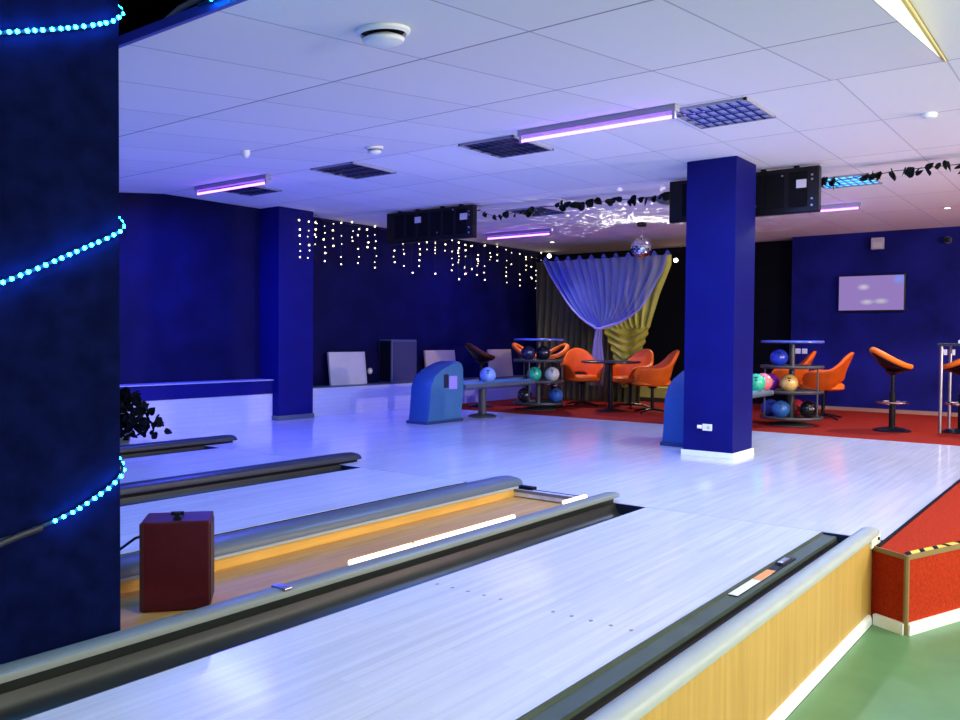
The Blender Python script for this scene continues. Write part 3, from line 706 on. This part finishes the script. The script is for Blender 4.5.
def ball_return():
    t = thing('ball_return', 'blue ball return hood standing on the open white approach', 'ball return', (7.73, 6.69, 0), group='ball returns')
    side = [(0, .03), (.018, .117), (.052, .454), (.125, .584), (.257, .662), (.47, .735), (.60, .755), (.66, .735), (.69, .67), (.70, .389), (.65, .03)]
    W = .32; bm = B()
    ch = .03; rings = []
    cx, cz = .38, .38
    for yy, s in ((0, .965), (ch, 1.), (W - ch, 1.), (W, .965)):
        rings.append([bm.verts.new((cx + (x - cx) * s, yy, cz + (z - cz) * (s if z > .1 else 1))) for x, z in side])
    n = len(side)
    for A_, C_ in zip(rings, rings[1:]):
        for i in range(n): bm.faces.new((A_[i], A_[(i + 1) % n], C_[(i + 1) % n], C_[i]))
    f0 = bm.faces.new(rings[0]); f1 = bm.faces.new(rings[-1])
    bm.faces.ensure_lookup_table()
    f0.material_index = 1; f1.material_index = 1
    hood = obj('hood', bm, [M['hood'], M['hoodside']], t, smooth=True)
    obj('slot', bx((.30, -.004, .43), (.39, .003, .60), .003), M['slot'], hood)
    obj('label_plate', bx((.405, -.005, .41), (.56, .003, .575), .004), M['lilac'], hood)
    obj('ball_mouth', bx((.63, .06, .40), (.705, W - .06, .62), .02), M['slot'], hood)
    obj('plinth', bx((-.02, -.01, 0), (.68, W + .01, .035), .008), M['hooddk'], t)
    # tray
    bm = B(); x0, x1 = .70, 2.30
    prismx(bm, [(.01, .40), (.01, .455), (.04, .475), (.08, .455), (W / 2, .435), (W - .08, .455), (W - .04, .475), (W - .01, .455), (W - .01, .40), (W / 2, .365)], x0, x1)
    tr = obj('tray', bm, M['tray'], t, smooth=True)
    bm = B(); tube(bm, [(x0, -.005, .43), (x1 - .03, -.005, .43), (x1 + .025, .04, .43), (x1 + .025, W - .04, .43), (x1 - .03, W + .005, .43), (x0, W + .005, .43)], .032, 10); obj('rim', bm, M['traygrey'], tr, smooth=True)
    bm = B(); cyl(bm, (1.30, W / 2, .03), (1.30, W / 2, .38), .055, n=16); obj('leg', bm, M['rackmetal'], t, smooth=True)
    bm = B(); lathe(bm, [(.19, 0), (.19, .015), (.14, .03), (.06, .045)], 24, c=(1.30, W / 2, 0)); obj('foot_plate', bm, M['rackmetal'], t, smooth=True)
    return t
r1 = ball_return()
r2 = dup(r1, (7.78, 3.345, 0), label='blue ball return mostly hidden behind the square blue column')
zt = .448
ball(9.08, 6.80, zt, 'powder blue', (.22, .42, .95), 'pale powder blue ball on the tray of the open ball return', .108)
ball(9.74, 3.42, zt, 'green', (.03, .48, .26), 'green ball on the tray half hidden by the blue column', .108)
ball(9.965, 3.415, zt, 'pink', (.80, .16, .16), 'coral pink ball on the tray beside the blue column', .108)

# ------------------------------------------------------------------ ball racks (round tiers on a pole)
def rack():
    t = thing('ball_rack', 'round tiered ball rack with dark tiers standing behind the first ball return', 'ball rack', (10.5, 6.93, 0), group='tiered ball racks')
    bm = B(); cyl(bm, (0, 0, .02), (0, 0, 1.02), .035, n=16); obj('pole', bm, M['rackmetal'], t, smooth=True)
    bm = B(); lathe(bm, [(.27, 0), (.27, .012), (.2, .03), (.05, .05)], 28); obj('base', bm, M['rackmetal'], t, smooth=True)
    for z in (.10, .42, .725):
        bm = B(); lathe(bm, [(.01, z - .012), (.33, z - .012), (.362, z - .02), (.378, z), (.372, z + .018), (.352, z + .018), (.335, z), (.01, z)], 36)
        obj('tier', bm, M['rackmetal'], t, smooth=True)
    bm = B(); lathe(bm, [(.01, 1.015), (.36, 1.015), (.372, 1.025), (.372, 1.038), (.36, 1.048), (.01, 1.048)], 40); obj('table_top', bm, mat('blue table top', (.08, .12, .42), .22), t, smooth=True)
    for k in range(3):
        an = k * 2 * PI / 3 - .85; bm = B(); cyl(bm, (.35 * math.cos(an), .35 * math.sin(an), .11), (.35 * math.cos(an), .35 * math.sin(an), .71), .011, n=10); obj('upright', bm, M['rackmetal'], t, smooth=True)
    return t
k1 = rack()
k2 = dup(k1, (10.7, 3.31, 0), 1.1, label='round tiered ball rack crowded with balls right of the blue column')
def onrack(c, an, rr, tier, *a, **k):
    z = {0: .10, 1: .42, 2: .725}[tier]; ball(c[0] + rr * math.cos(an), c[1] + rr * math.sin(an), z + .001, *a, **k)
K1 = (10.5, 6.93); K2 = (10.7, 3.31)
def onlat(c, lat, dep, tier, *a, **k):
    """lat metres to the viewer's right, dep metres towards the camera"""
    v = Vector((c[0], c[1], 0)).normalized(); l = Vector((v.y, -v.x, 0)); p = Vector((c[0], c[1], 0)) + l * lat - v * dep
    z = {0: .10, 1: .42, 2: .725}[tier]; ball(p.x, p.y, z + .001, *a, **k)
onlat(K1, -.06, .17, 1, 'jade', (.03, .50, .30), 'jade green ball on the middle tier of the left rack')
onlat(K1, .20, .12, 1, 'white', (.62, .64, .55), 'off white ball on the middle tier of the left rack')
onlat(K1, .26, -.02, 0, 'royal', (.03, .13, .50), 'blue ball on the lowest tier of the left rack')
onlat(K1, -.20, .02, 0, 'dark', (.02, .02, .03), 'black ball on the lowest tier of the left rack')
onlat(K1, -.15, .05, 2, 'navy', (.02, .02, .09), 'dark navy ball on the top tier of the left rack')
onlat(K1, .07, .02, 2, 'ink', (.012, .012, .03), 'near black ball on the top tier of the left rack')
onlat(K2, -.15, .08, 2, 'deep blue', (.02, .05, .55), 'deep blue ball alone on the top tier of the right rack')
onlat(K2, -.25, -.04, 1, 'purple', (.34, .03, .52), 'purple ball at the left of the middle tier on the right rack')
onlat(K2, -.03, .16, 1, 'yellow', (.75, .47, .13), 'yellow ball on the middle tier of the right rack')
onlat(K2, -.25, .02, 0, 'cobalt', (.02, .06, .40), 'dark blue ball at the left of the lowest tier on the right rack')
onlat(K2, -.12, .20, 0, 'azure', (.02, .12, .42), 'blue ball in the middle of the lowest tier on the right rack')
onlat(K2, .05, -.16, 0, 'crimson', (.60, .03, .06), 'red ball deep on the lowest tier of the right rack')
onlat(K2, .20, .10, 0, 'black', (.008, .008, .01), 'black ball on the lowest tier of the right rack')

# ------------------------------------------------------------------ seats and tables
def tub_chair():
    t = thing('tub_chair', 'x', 'chair', (0, 0, 0), group='orange tub chairs')
    bm = B(); n = 28; rows = 7; G = []
    for i in range(n + 1):
        th = -PI * .80 + 1.60 * PI * i / n        # angle around, 0 = back (+x)
        ab = abs(th) / (PI * .80)
        top = lerp_table([(0, .90), (.10, .89), (.20, .85), (.32, .74), (.45, .67), (.62, .645), (.82, .65), (.94, .60), (1, .52)], ab)
        low = lerp_table([(0, .53), (.18, .52), (.34, .43), (.5, .40), (1, .40)], ab)
        col_ = []
        for j in range(rows + 1):
            v = j / rows; z = low + (top - low) * v
            rx = .23 + .07 * v ** .8 + (.06 * max(0, (z - .66)) / .24 if ab < .45 else .0); ry = .24 + .09 * v ** .8
            col_.append(bm.verts.new((rx * math.cos(th) * (1.0), ry * math.sin(th), z)))
        G.append(col_)
    for i in range(n):
        for j in range(rows): bm.faces.new((G[i][j], G[i + 1][j], G[i + 1][j + 1], G[i][j + 1]))
    o = obj('shell', bm, M['orangedk'], t, smooth=True)
    sm = o.modifiers.new('s', 'SOLIDIFY'); sm.thickness = .045; sm.offset = 0
    bv = o.modifiers.new('b', 'BEVEL'); bv.width = .018; bv.segments = 3; bv.limit_method = 'ANGLE'; bv.angle_limit = math.radians(50)
    bm = B(); lathe(bm, [(.02, .385), (.21, .385), (.262, .41), (.262, .455), (.24, .48), (.02, .49)], 32); bm.transform(Matrix.Translation((-.02, 0, 0)) @ Matrix.Diagonal((1.08, 1.02, 1, 1)))
    obj('seat_cushion', bm, M['orange'], t, smooth=True)
    bm = B(); cyl(bm, (0, 0, .05), (0, 0, .39), .024, n=14); cyl(bm, (0, 0, .35), (0, 0, .388), .05, .09, n=16); obj('post', bm, M['blackgloss'], t, smooth=True)
    for k in range(4):
        an = PI / 4 + k * PI / 2; bm = B(); tube(bm, [(0, 0, .055), (.15 * math.cos(an), .15 * math.sin(an), .045), (.29 * math.cos(an), .29 * math.sin(an), .013)], .015, 8, rs=[.02, .016, .012])
        obj('foot', bm, M['blackgloss'], t, smooth=True)
    return t
def at_angle(x, y): return math.atan2(y, x)
c1 = tub_chair(); c1.location = (11.55, 6.80, 0); c1.rotation_euler.z = at_angle(11.7, 7.1) + .25; c1['label'] = 'orange tub chair left of the small dark table, facing the camera'
c2 = dup(c1, (11.75, 6.06, 0), at_angle(12, 6) - .75, 'orange tub chair partly behind the right side of the small dark table')
c3 = dup(c1, (11.14, 5.40, 0), at_angle(11, 5.5) - 1.35, 'orange tub chair seen from its side, next to the ball return hood')
c4 = dup(c1, (11.9, 3.26, 0), at_angle(11.7, 3.1) - 1.7, 'orange tub chair right of the ball rack with its back to the bar stool')
c5 = dup(c1, (12.55, 3.93, 0), at_angle(12, 3.6) - 1.5, 'orange tub chair seen through the gaps of the right ball rack')

t = thing('pedestal_table', 'small round dark table between the orange tub chairs', 'table', (11.0, 6.0, 0))
bm = B(); lathe(bm, [(.01, .70), (.42, .70), (.435, .71), (.435, .722), (.42, .732), (.01, .732)], 40); obj('table_top', bm, M['tabletop'], t, smooth=True)
bm = B(); cyl(bm, (0, 0, .02), (0, 0, .70), .032, n=16); cyl(bm, (0, 0, .67), (0, 0, .70), .05, .12, n=16); obj('post', bm, M['blackgloss'], t, smooth=True)
bm = B(); lathe(bm, [(.22, 0), (.22, .012), (.12, .03), (.035, .05)], 30); obj('base', bm, M['blackgloss'], t, smooth=True)

def bar_stool():
    t = thing('bar_stool', 'x', 'bar stool', (0, 0, 0), group='orange bar stools')
    n = 32; pts = []; rs = []
    for k in range(n):
        th = 2 * PI * k / n; x = .205 * math.cos(th); y = .19 * math.sin(th)
        s = (x + .205) / .41; pts.append((x, y, .755 + .19 * s ** 1.7)); rs.append(.030 + .006 * s)
    bm = B(); tube(bm, pts, .033, 12, closed=True, rs=rs); obj('seat_roll', bm, M['orange'], t, smooth=True)
    bm = B(); R_ = []
    for j, q in enumerate((1., .8, .55, .25)):
        R_.append([bm.verts.new((x * q - .03 * (1 - q), y * q, (z - .02 - .06 * (1 - q)) if z < .8 else (z - .02) + (.735 - z) * min(1, (1 - q) * 1.6))) for x, y, z in pts])
    for A_, C_ in zip(R_, R_[1:]):
        for i in range(n): bm.faces.new((A_[i], A_[(i + 1) % n], C_[(i + 1) % n], C_[i]))
    bm.faces.new(R_[-1])
    o = obj('seat_pan', bm, M['blackgloss'], t, smooth=True); sm = o.modifiers.new('s', 'SOLIDIFY'); sm.thickness = .02
    bm = B(); cyl(bm, (-.02, 0, .02), (-.02, 0, .45), .036, n=16); cyl(bm, (-.02, 0, .45), (-.02, 0, .70), .022, n=14); cyl(bm, (-.02, 0, .66), (-.02, 0, .70), .04, .10, n=16); obj('post', bm, M['blackgloss'], t, smooth=True)
    bm = B(); tube(bm, [(-.02 + .165 * math.cos(2 * PI * k / 28), .165 * math.sin(2 * PI * k / 28), .335) for k in range(28)], .012, 8, closed=True)
    for k in range(3): an = 2 * PI * k / 3; cyl(bm, (-.02, 0, .30), (-.02 + .165 * math.cos(an), .165 * math.sin(an), .335), .008, n=8)
    obj('foot_ring', bm, M['chrome'], t, smooth=True)
    bm = B(); lathe(bm, [(.205, 0), (.205, .012), (.15, .03), (.05, .05)], 32, c=(-.02, 0, 0)); obj('base', bm, M['blackgloss'], t, smooth=True)
    return t
def lat_ang(x, y, d):
    """direction pointing to the viewer's left (d=1) or right (d=-1)"""
    return math.atan2(y, x) + d * PI / 2
s1 = bar_stool(); s1.location = (10.8, 2.2, 0); s1.rotation_euler.z = lat_ang(10.8, 2.2, 1) + .3; s1['label'] = 'orange bar stool standing free below the television'
s2 = dup(s1, (11.15, 1.50, 0), lat_ang(11.1, 1.5, -1) - .35, 'orange bar stool behind the thin leg of the high table')
s3 = dup(s1, (10.75, 7.02 - .48 + .1, 0), lat_ang(10.9, 6.7, -1) + .55, 'orange bar stool directly behind the left tiered ball rack')
s3.location = (11.10, 7.04, 0)
s4 = dup(s1, (10.35, 7.90, 0), lat_ang(10.3, 8, 1) + .3, 'bar stool darkened for shade in front of the board tinted for warm light')
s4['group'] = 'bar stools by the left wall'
brown = mat('vinyl darkened for shade', (.085, .022, .008), .5, spec=.2, var=.1)  # shade on the unlit stool put into a darker seat colour
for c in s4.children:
    if c.name.startswith('seat_roll'): c.material_slots[0].link = 'OBJECT'; c.material_slots[0].material = brown  # seat takes the colour darkened for shade
s5 = dup(s1, (11.2, 7.62, 0), lat_ang(11.2, 7.7, 1) - .3, 'bar stool with its back tip showing left of the ball rack')
t = thing('bar_table', 'high bar table with thin steel legs at the edge of the frame', 'table', (11.25, 1.30, 0))
obj('table_top', bx((-.38, -.48, 1.0), (.34, .44, 1.03), .006), M['tabletop'], t)
for x, y in ((-.33, .40), (.29, .40), (-.33, -.44), (.29, -.44)): bm = B(); cyl(bm, (x, y, 0), (x, y, 1.0), .018, n=12); obj('leg', bm, M['steel'], t, smooth=True)
t = thing('napkin_holder', 'small white holder on the high bar table', 'holder', (11.0, 1.48, 1.03)); obj('box', bx((-.05, -.06, 0), (.05, .06, .035), .006), M['white'], t)
obj('napkin', bx((-.035, -.045, .035), (.035, .045, .045), .002), M['white'], t)

# ------------------------------------------------------------------ right wall fittings
t = thing('television', 'wall mounted television showing a lilac picture', 'television', (13.488, 3.035, 1.755))
obj('casing', bx((-.05, -.465, -.275), (0, .465, .275), .01), M['blackgloss'], t)
obj('screen', bx((-.053, -.445, -.25), (-.049, .445, .255)), M['screen'], t)
t = thing('wall_box', 'small grey box high on the blue wall above the television', 'wall box', (13.5, 2.96, 2.48))
obj('casing', bx((-.07, -.085, -.085), (0, .085, .085), .01), mat('grey lilac plastic', (.36, .34, .42), .5), t); obj('grille', bx((-.074, -.06, -.06), (-.069, .06, .02)), M['paleboard'], t)
t = thing('wall_camera', 'tiny dark camera on the blue wall near the ceiling', 'camera', (13.5, 2.05, 2.475)); bm = B(); cyl(bm, (0, 0, 0), (-.05, 0, 0), .05, n=16); obj('mount', bm, M['raildark'], t)
bm = B(); bmesh.ops.create_uvsphere(bm, u_segments=14, v_segments=8, radius=.04, matrix=Matrix.Translation((-.06, 0, 0))); obj('lens_dome', bm, M['blackgloss'], t, smooth=True)
for y, z, lab in ((4.035, .885, 'white double socket on the blue wall above the right ball rack'), (2.02, .90, 'white double socket on the blue wall beside the high table')):
    t = thing('wall_socket', lab, 'socket', (13.5, y, z), group='sockets on the blue wall')
    for s in (-1, 1): obj('faceplate', bx((-.015, s * .05 - .04, -.04), (0, s * .05 + .04, .04), .006), M['socket'], t)
t = thing('stage_ledge', 'low yellow green ledge in front of the black wall', 'ledge', (13.4, 6.35, 0))
obj('base', bx((-.3, -1.1, 0), (.45, 1.1, .07)), mat('dark ledge base', (.06, .05, .03), .6), t); obj('top', bx((-.33, -1.12, .07), (.47, 1.12, .25), .01), M['bench'], t)

# ------------------------------------------------------------------ curtains
def cloth(name, m, X, rows, nu, amp, waves, parent, thick=None, ph=0., swoop=False):
    """rows: (z, y_left, y_right); cloth hanging at distance X with pleats across"""
    bm = B(); G = []; zs = [r[0] for r in rows]; N = 90 if swoop else 44
    z0, z1 = zs[0], zs[-1]
    for j in range(N + 1):
        z = z0 + (z1 - z0) * j / N
        tl = sorted((r[0], r[1]) for r in rows); tr = sorted((r[0], r[2]) for r in rows)
        a_, b_ = lerp_table(tl, z), lerp_table(tr, z); w = abs(b_ - a_); row = []
        for i in range(nu + 1):
            u = i / nu; y = a_ + (b_ - a_) * u
            A_ = amp * min(1, .25 + w / 1.2)
            x = X + A_ * math.sin(u * waves * 2 * PI + ph + .5 * math.sin(z * 2.1 + u * 5)) + .4 * A_ * math.sin(u * waves * 5.3 + 1.3)
            if swoop:
                k_ = min(1, max(0, (1.30 - z) / .12)); q = z + .22 * math.sin(PI * u * .85) - .16 * u
                x = x * (1 - k_) + (X + .02 * math.sin(u * 14) + .028 * math.sin(q * 2 * PI / .13)) * k_
            row.append(bm.verts.new((x, y, z)))
        G.append(row)
    for j in range(N):
        for i in range(nu): bm.faces.new((G[j][i], G[j][i + 1], G[j + 1][i + 1], G[j + 1][i]))
    return obj(name, bm, m, parent, smooth=True)
t = thing('curtain', 'long dull olive curtain hanging flat to the red floor', 'curtain', (0, 0, 0))
cloth('panel', M['oliveclo'], 12.45, [(2.40, 8.28, 5.75), (1.2, 8.28, 6.2), (.012, 8.28, 6.25)], 150, .035, 17, t)
bm = B(); tube(bm, [(12.45, 8.35, 2.43), (12.45, 5.6, 2.43)], .014, 8); obj('curtain_rod', bm, M['black'], t)
t = thing('curtain', 'yellow green satin drape gathered to the right below the sheer swag', 'curtain', (0, 0, 0))
cloth('drape', M['yellowclo'], 12.14, [(2.36, 7.7, 5.60), (2.2, 7.5, 5.60), (1.75, 7.3, 5.79), (1.25, 6.78, 5.95), (.96, 6.64, 6.05), (.62, 6.52, 6.18), (.28, 6.42, 6.33)], 110, .03, 9, t, ph=1., swoop=True)
t = thing('sheer_curtain', 'sheer bluish white swag curtain tied in the middle', 'curtain', (0, 0, 0))
SW = [(2.335, 7.80, 5.58), (2.1, 7.665, 5.64), (1.854, 7.485, 5.79), (1.66, 7.34, 5.91), (1.52, 7.215, 6.02), (1.40, 7.08, 6.19), (1.31, 6.95, 6.37), (1.25, 6.83, 6.58), (1.225, 6.80, 6.68)]
cloth('swag', M['sheer'], 11.96, SW, 170, .028, 15, t)
bm = B()
for side in (1, 2):   # gathered hems
    tube(bm, [(11.95 - .01, r[side], r[0]) for r in SW], .018, 8, rs=[.008 + .002 * i for i in range(len(SW))])
obj('hem', bm, M['sheerhem'], t, smooth=True)
cloth('tail', M['sheerhem'], 11.95, [(1.225, 6.80, 6.68), (1.0, 6.84, 6.68), (.6, 6.90, 6.62), (.30, 6.90, 6.64)], 30, .02, 3, t)
bm = B(); tube(bm, [(11.95 + .03 * math.cos(k * .7), 6.74 + .07 * math.sin(k * .7 * 1.0), 1.22) for k in range(9)], .014, 8, closed=True); obj('tie_band', bm, M['sheerhem'], t, smooth=True)
bm = B(); tube(bm, [(11.98, 7.95, 2.345), (11.98, 5.5, 2.345)], .012, 8); obj('curtain_rod', bm, M['black'], t)
for k in range(11):
    y = 7.78 - k * .22; bm = B(); n_ = 12
    vs = [bm.verts.new((11.97, y + .055, 2.335)), bm.verts.new((11.97, y - .055, 2.335)), bm.verts.new((11.965, y - .01, 2.405)), bm.verts.new((11.965, y + .01, 2.405))]
    bm.faces.new(vs); o = obj('heading_tab', bm, M['sheer'], t); sm = o.modifiers.new('s', 'SOLIDIFY'); sm.thickness = .006

# ------------------------------------------------------------------ mirror ball
t = thing('mirror_ball', 'silver mirror ball hanging in front of the curtains', 'mirror ball', (10.7, 5.38, 2.315))
bm = B(); R_ = .145
bmesh.ops.create_uvsphere(bm, u_segments=26, v_segments=15, radius=R_)
fc = bmesh.ops.inset_individual(bm, faces=bm.faces[:], thickness=.0025, depth=.001)
obj('mirror_tiles', bm, mat('mirror facets', (.80, .82, .86), .06, metal=1), t)
bm = B(); cyl(bm, (0, 0, R_ - .01), (0, 0, R_ + .02), .02, n=12); obj('cap', bm, M['chrome'], t)
bm = B(); cyl(bm, (0, 0, R_ + .02), (0, 0, .30), .003, n=6); obj('hanging_wire', bm, M['cable'], t)
obj('motor', bx((-.05, -.05, .29), (.05, .05, .345), .008), M['black'], t)

# ------------------------------------------------------------------ white tubes over the green floor (behind the camera) and light
def batten(x, y, z, ln_, label, rot=0):
    t = thing('ceiling_lamp', label, 'ceiling light', (x, y, z), rot, group='white tube lamps over the green floor')
    obj('body', bx((-ln_ / 2, -.05, -.04), (ln_ / 2, .05, 0), .006), M['white'], t)
    for s in (-1, 1): bm = B(); cyl(bm, (-ln_ / 2 + .02, s * .03, -.06), (ln_ / 2 - .02, s * .03, -.06), .013, n=12); obj('tube', bm, M['tw'], t, smooth=True)
batten(-.9, -1.3, ZC, 1.5, 'white tube lamp over the green floor behind the camera')
batten(2.2, -2.0, ZC, 1.5, 'white tube lamp over the green floor beside the beech panel')
batten(5.6, -2.4, ZC, 1.5, 'white tube lamp over the red step')

def area(name, loc, target, size, sy, col, e):
    l = bpy.data.lights.new(name, 'AREA'); l.shape = 'RECTANGLE'; l.size = size; l.size_y = sy; l.color = col; l.energy = e
    o = bpy.data.objects.new(name, l); COL.objects.link(o); o.location = loc
    o.rotation_euler = (Vector(target) - Vector(loc)).to_track_quat('-Z', 'Y').to_euler(); return o
def uvlamp(x, y, z, e, col=(.16, .21, 1.0), ln_=1.2):
    o = area('uv_lamp', (x, y, z), (x, y, 0), .06, ln_, col, e); o.data.specular_factor = .08
FARC = (.055, .075, 1.0); MIDC = (.03, .225, 1.)
uvlamp(5.41, 3.12, 2.53, 74, MIDC); uvlamp(5.41, 7.38, 2.53, 110, FARC); uvlamp(10.51, 7.32, 2.55, 60, FARC); uvlamp(10.54, 2.8, 2.56, 50, MIDC, .55)
uvlamp(.3, 5.2, 1.95, 120, MIDC); uvlamp(-1.2, 7.2, 1.9, 110, FARC)  # light of the two added unseen fixtures
WH = (.94, .97, .88)
def tubelamp(loc, tg, e, col=WH, sx=1.4):
    o = area('tube_light', loc, tg, sx, .14, col, e); o.data.specular_factor = .1; return o
tubelamp((-.9, -1.3, 2.56), (-.2, 0, 0), 18)
tubelamp((2.2, -2.0, 2.56), (3.0, 0, 0), 108)
tubelamp((5.6, -2.4, 2.56), (6.2, .2, 0), 150)
tubelamp((5.86, 2.33, 2.62), (5.86, 2.33, 0), 24, (.9, .95, 1.), .5)
tubelamp((9.05, 2.30, 2.62), (9.05, 2.3, 0), 30, (.80, .92, 1.), .5)
def added_uplight(x, z, tg, e, col, label):  # lamps added out of view to brighten the ceiling
    t = thing('fill_lamp', label, 'unseen fill lamp', (x, YR, z), group='added fill lamps shining up behind the camera')
    obj('bracket', bx((-.05, 0, -.05), (.05, .03, .05), .004), M['steel'], t)
    bm = B(); lathe(bm, [(.03, -.10), (.10, -.02), (.13, .06), (.12, .06), (.09, -.01), (.02, -.08)], 24, c=(0, .15, 0)); obj('lamp_bowl', bm, M['white'], t, smooth=True)
    o = area('fill_lamp_light', (x, YR + .17, z + .10), tg, .2, .2, col, e); o.data.specular_factor = .05
added_uplight(3.0, 1.25, (3.4, 1.2, 2.6), 165, (1., .95, .80), 'white unseen fill lamp shining up towards the sloping ceiling')
added_uplight(9.5, 1.40, (9.8, 1.4, 2.66), 430, (1., .72, .72), 'rosy unseen fill lamp shining up over the red carpet')
def spot(loc, target, e, col, ang, blend=.5, r=.04, sf=.02):
    l = bpy.data.lights.new('spot_lamp', 'SPOT'); l.energy = e; l.color = col; l.spot_size = math.radians(ang); l.spot_blend = blend; l.shadow_soft_size = r; l.specular_factor = sf
    o = bpy.data.objects.new('spot_lamp', l); COL.objects.link(o); o.location = loc
    o.rotation_euler = (Vector(target) - Vector(loc)).to_track_quat('-Z', 'Y').to_euler(); return o
WM = (1., .84, .62)
spot((11.62, 7.45, 2.62), (11.2, 6.6, 0), 150, WM, 72, .8)
spot((11.5, 1.8, 2.62), (11.3, 2.1, 0), 190, WM, 120)
spot((13.68, 6.25, 2.40), (12.2, 5.9, 0), 150, WM, 52, .6, .06)
spot((13.30, 8.52, 2.55), (12.0, 7.6, .2), 25, WM, 60)
# ceiling flecks imitated by an added patterned lamp beside the mirror ball
l = bpy.data.lights.new('fleck_lamp', 'POINT'); l.energy = 48; l.color = (1., .90, .78); l.shadow_soft_size = .002; l.specular_factor = 0; l.use_nodes = True
nt = l.node_tree; em = nt.nodes['Emission']; tc = nt.nodes.new('ShaderNodeTexCoord'); vo = nt.nodes.new('ShaderNodeTexVoronoi'); vo.inputs['Scale'].default_value = 20
sx = nt.nodes.new('ShaderNodeSeparateXYZ'); nt.links.new(tc.outputs['Normal'], sx.inputs[0])
nt.links.new(tc.outputs['Normal'], vo.inputs['Vector'])
up = mth(nt, 'GREATER_THAN', sx.outputs[2], .18)
nt.links.new(mth(nt, 'MULTIPLY', up, mth(nt, 'MULTIPLY', mth(nt, 'LESS_THAN', vo.outputs['Distance'], .24), 6.)), em.inputs['Strength'])
o = bpy.data.objects.new('fleck_lamp', l); COL.objects.link(o); o.location = (10.50, 5.30, 2.16)

# ------------------------------------------------------------------ camera
yaw, pitch, roll = math.radians(37.3635), math.radians(-1.4846), math.radians(.4458)
f = Vector((math.cos(yaw) * math.cos(pitch), math.sin(yaw) * math.cos(pitch), math.sin(pitch)))
r = Vector((math.sin(yaw), -math.cos(yaw), 0)); u = r.cross(f)
r2 = r * math.cos(roll) + u * math.sin(roll); u2 = -r * math.sin(roll) + u * math.cos(roll)
cam = bpy.data.cameras.new('camera'); co = bpy.data.objects.new('camera', cam); COL.objects.link(co)
mw = Matrix((r2, u2, -f)).transposed().to_4x4(); mw.translation = (0, 0, 1.05); co.matrix_world = mw
cam.sensor_width = 36; cam.lens = 849.45 / 960 * 36; cam.clip_start = .05; cam.clip_end = 100
S.camera = co
w = bpy.data.worlds.new('world'); S.world = w; w.use_nodes = True
w.node_tree.nodes['Background'].inputs[0].default_value = (.02, .03, .10, 1); w.node_tree.nodes['Background'].inputs[1].default_value = .3
S.view_settings.view_transform = 'Standard'; S.view_settings.look = 'None'; S.view_settings.exposure = .12; S.view_settings.gamma = 1; S.view_settings.use_curve_mapping = False
S.cycles.max_bounces = 8; S.cycles.diffuse_bounces = 5; S.cycles.sample_clamp_indirect = 4; S.cycles.use_denoising = True
S.cycles.caustics_reflective = False; S.cycles.caustics_refractive = False
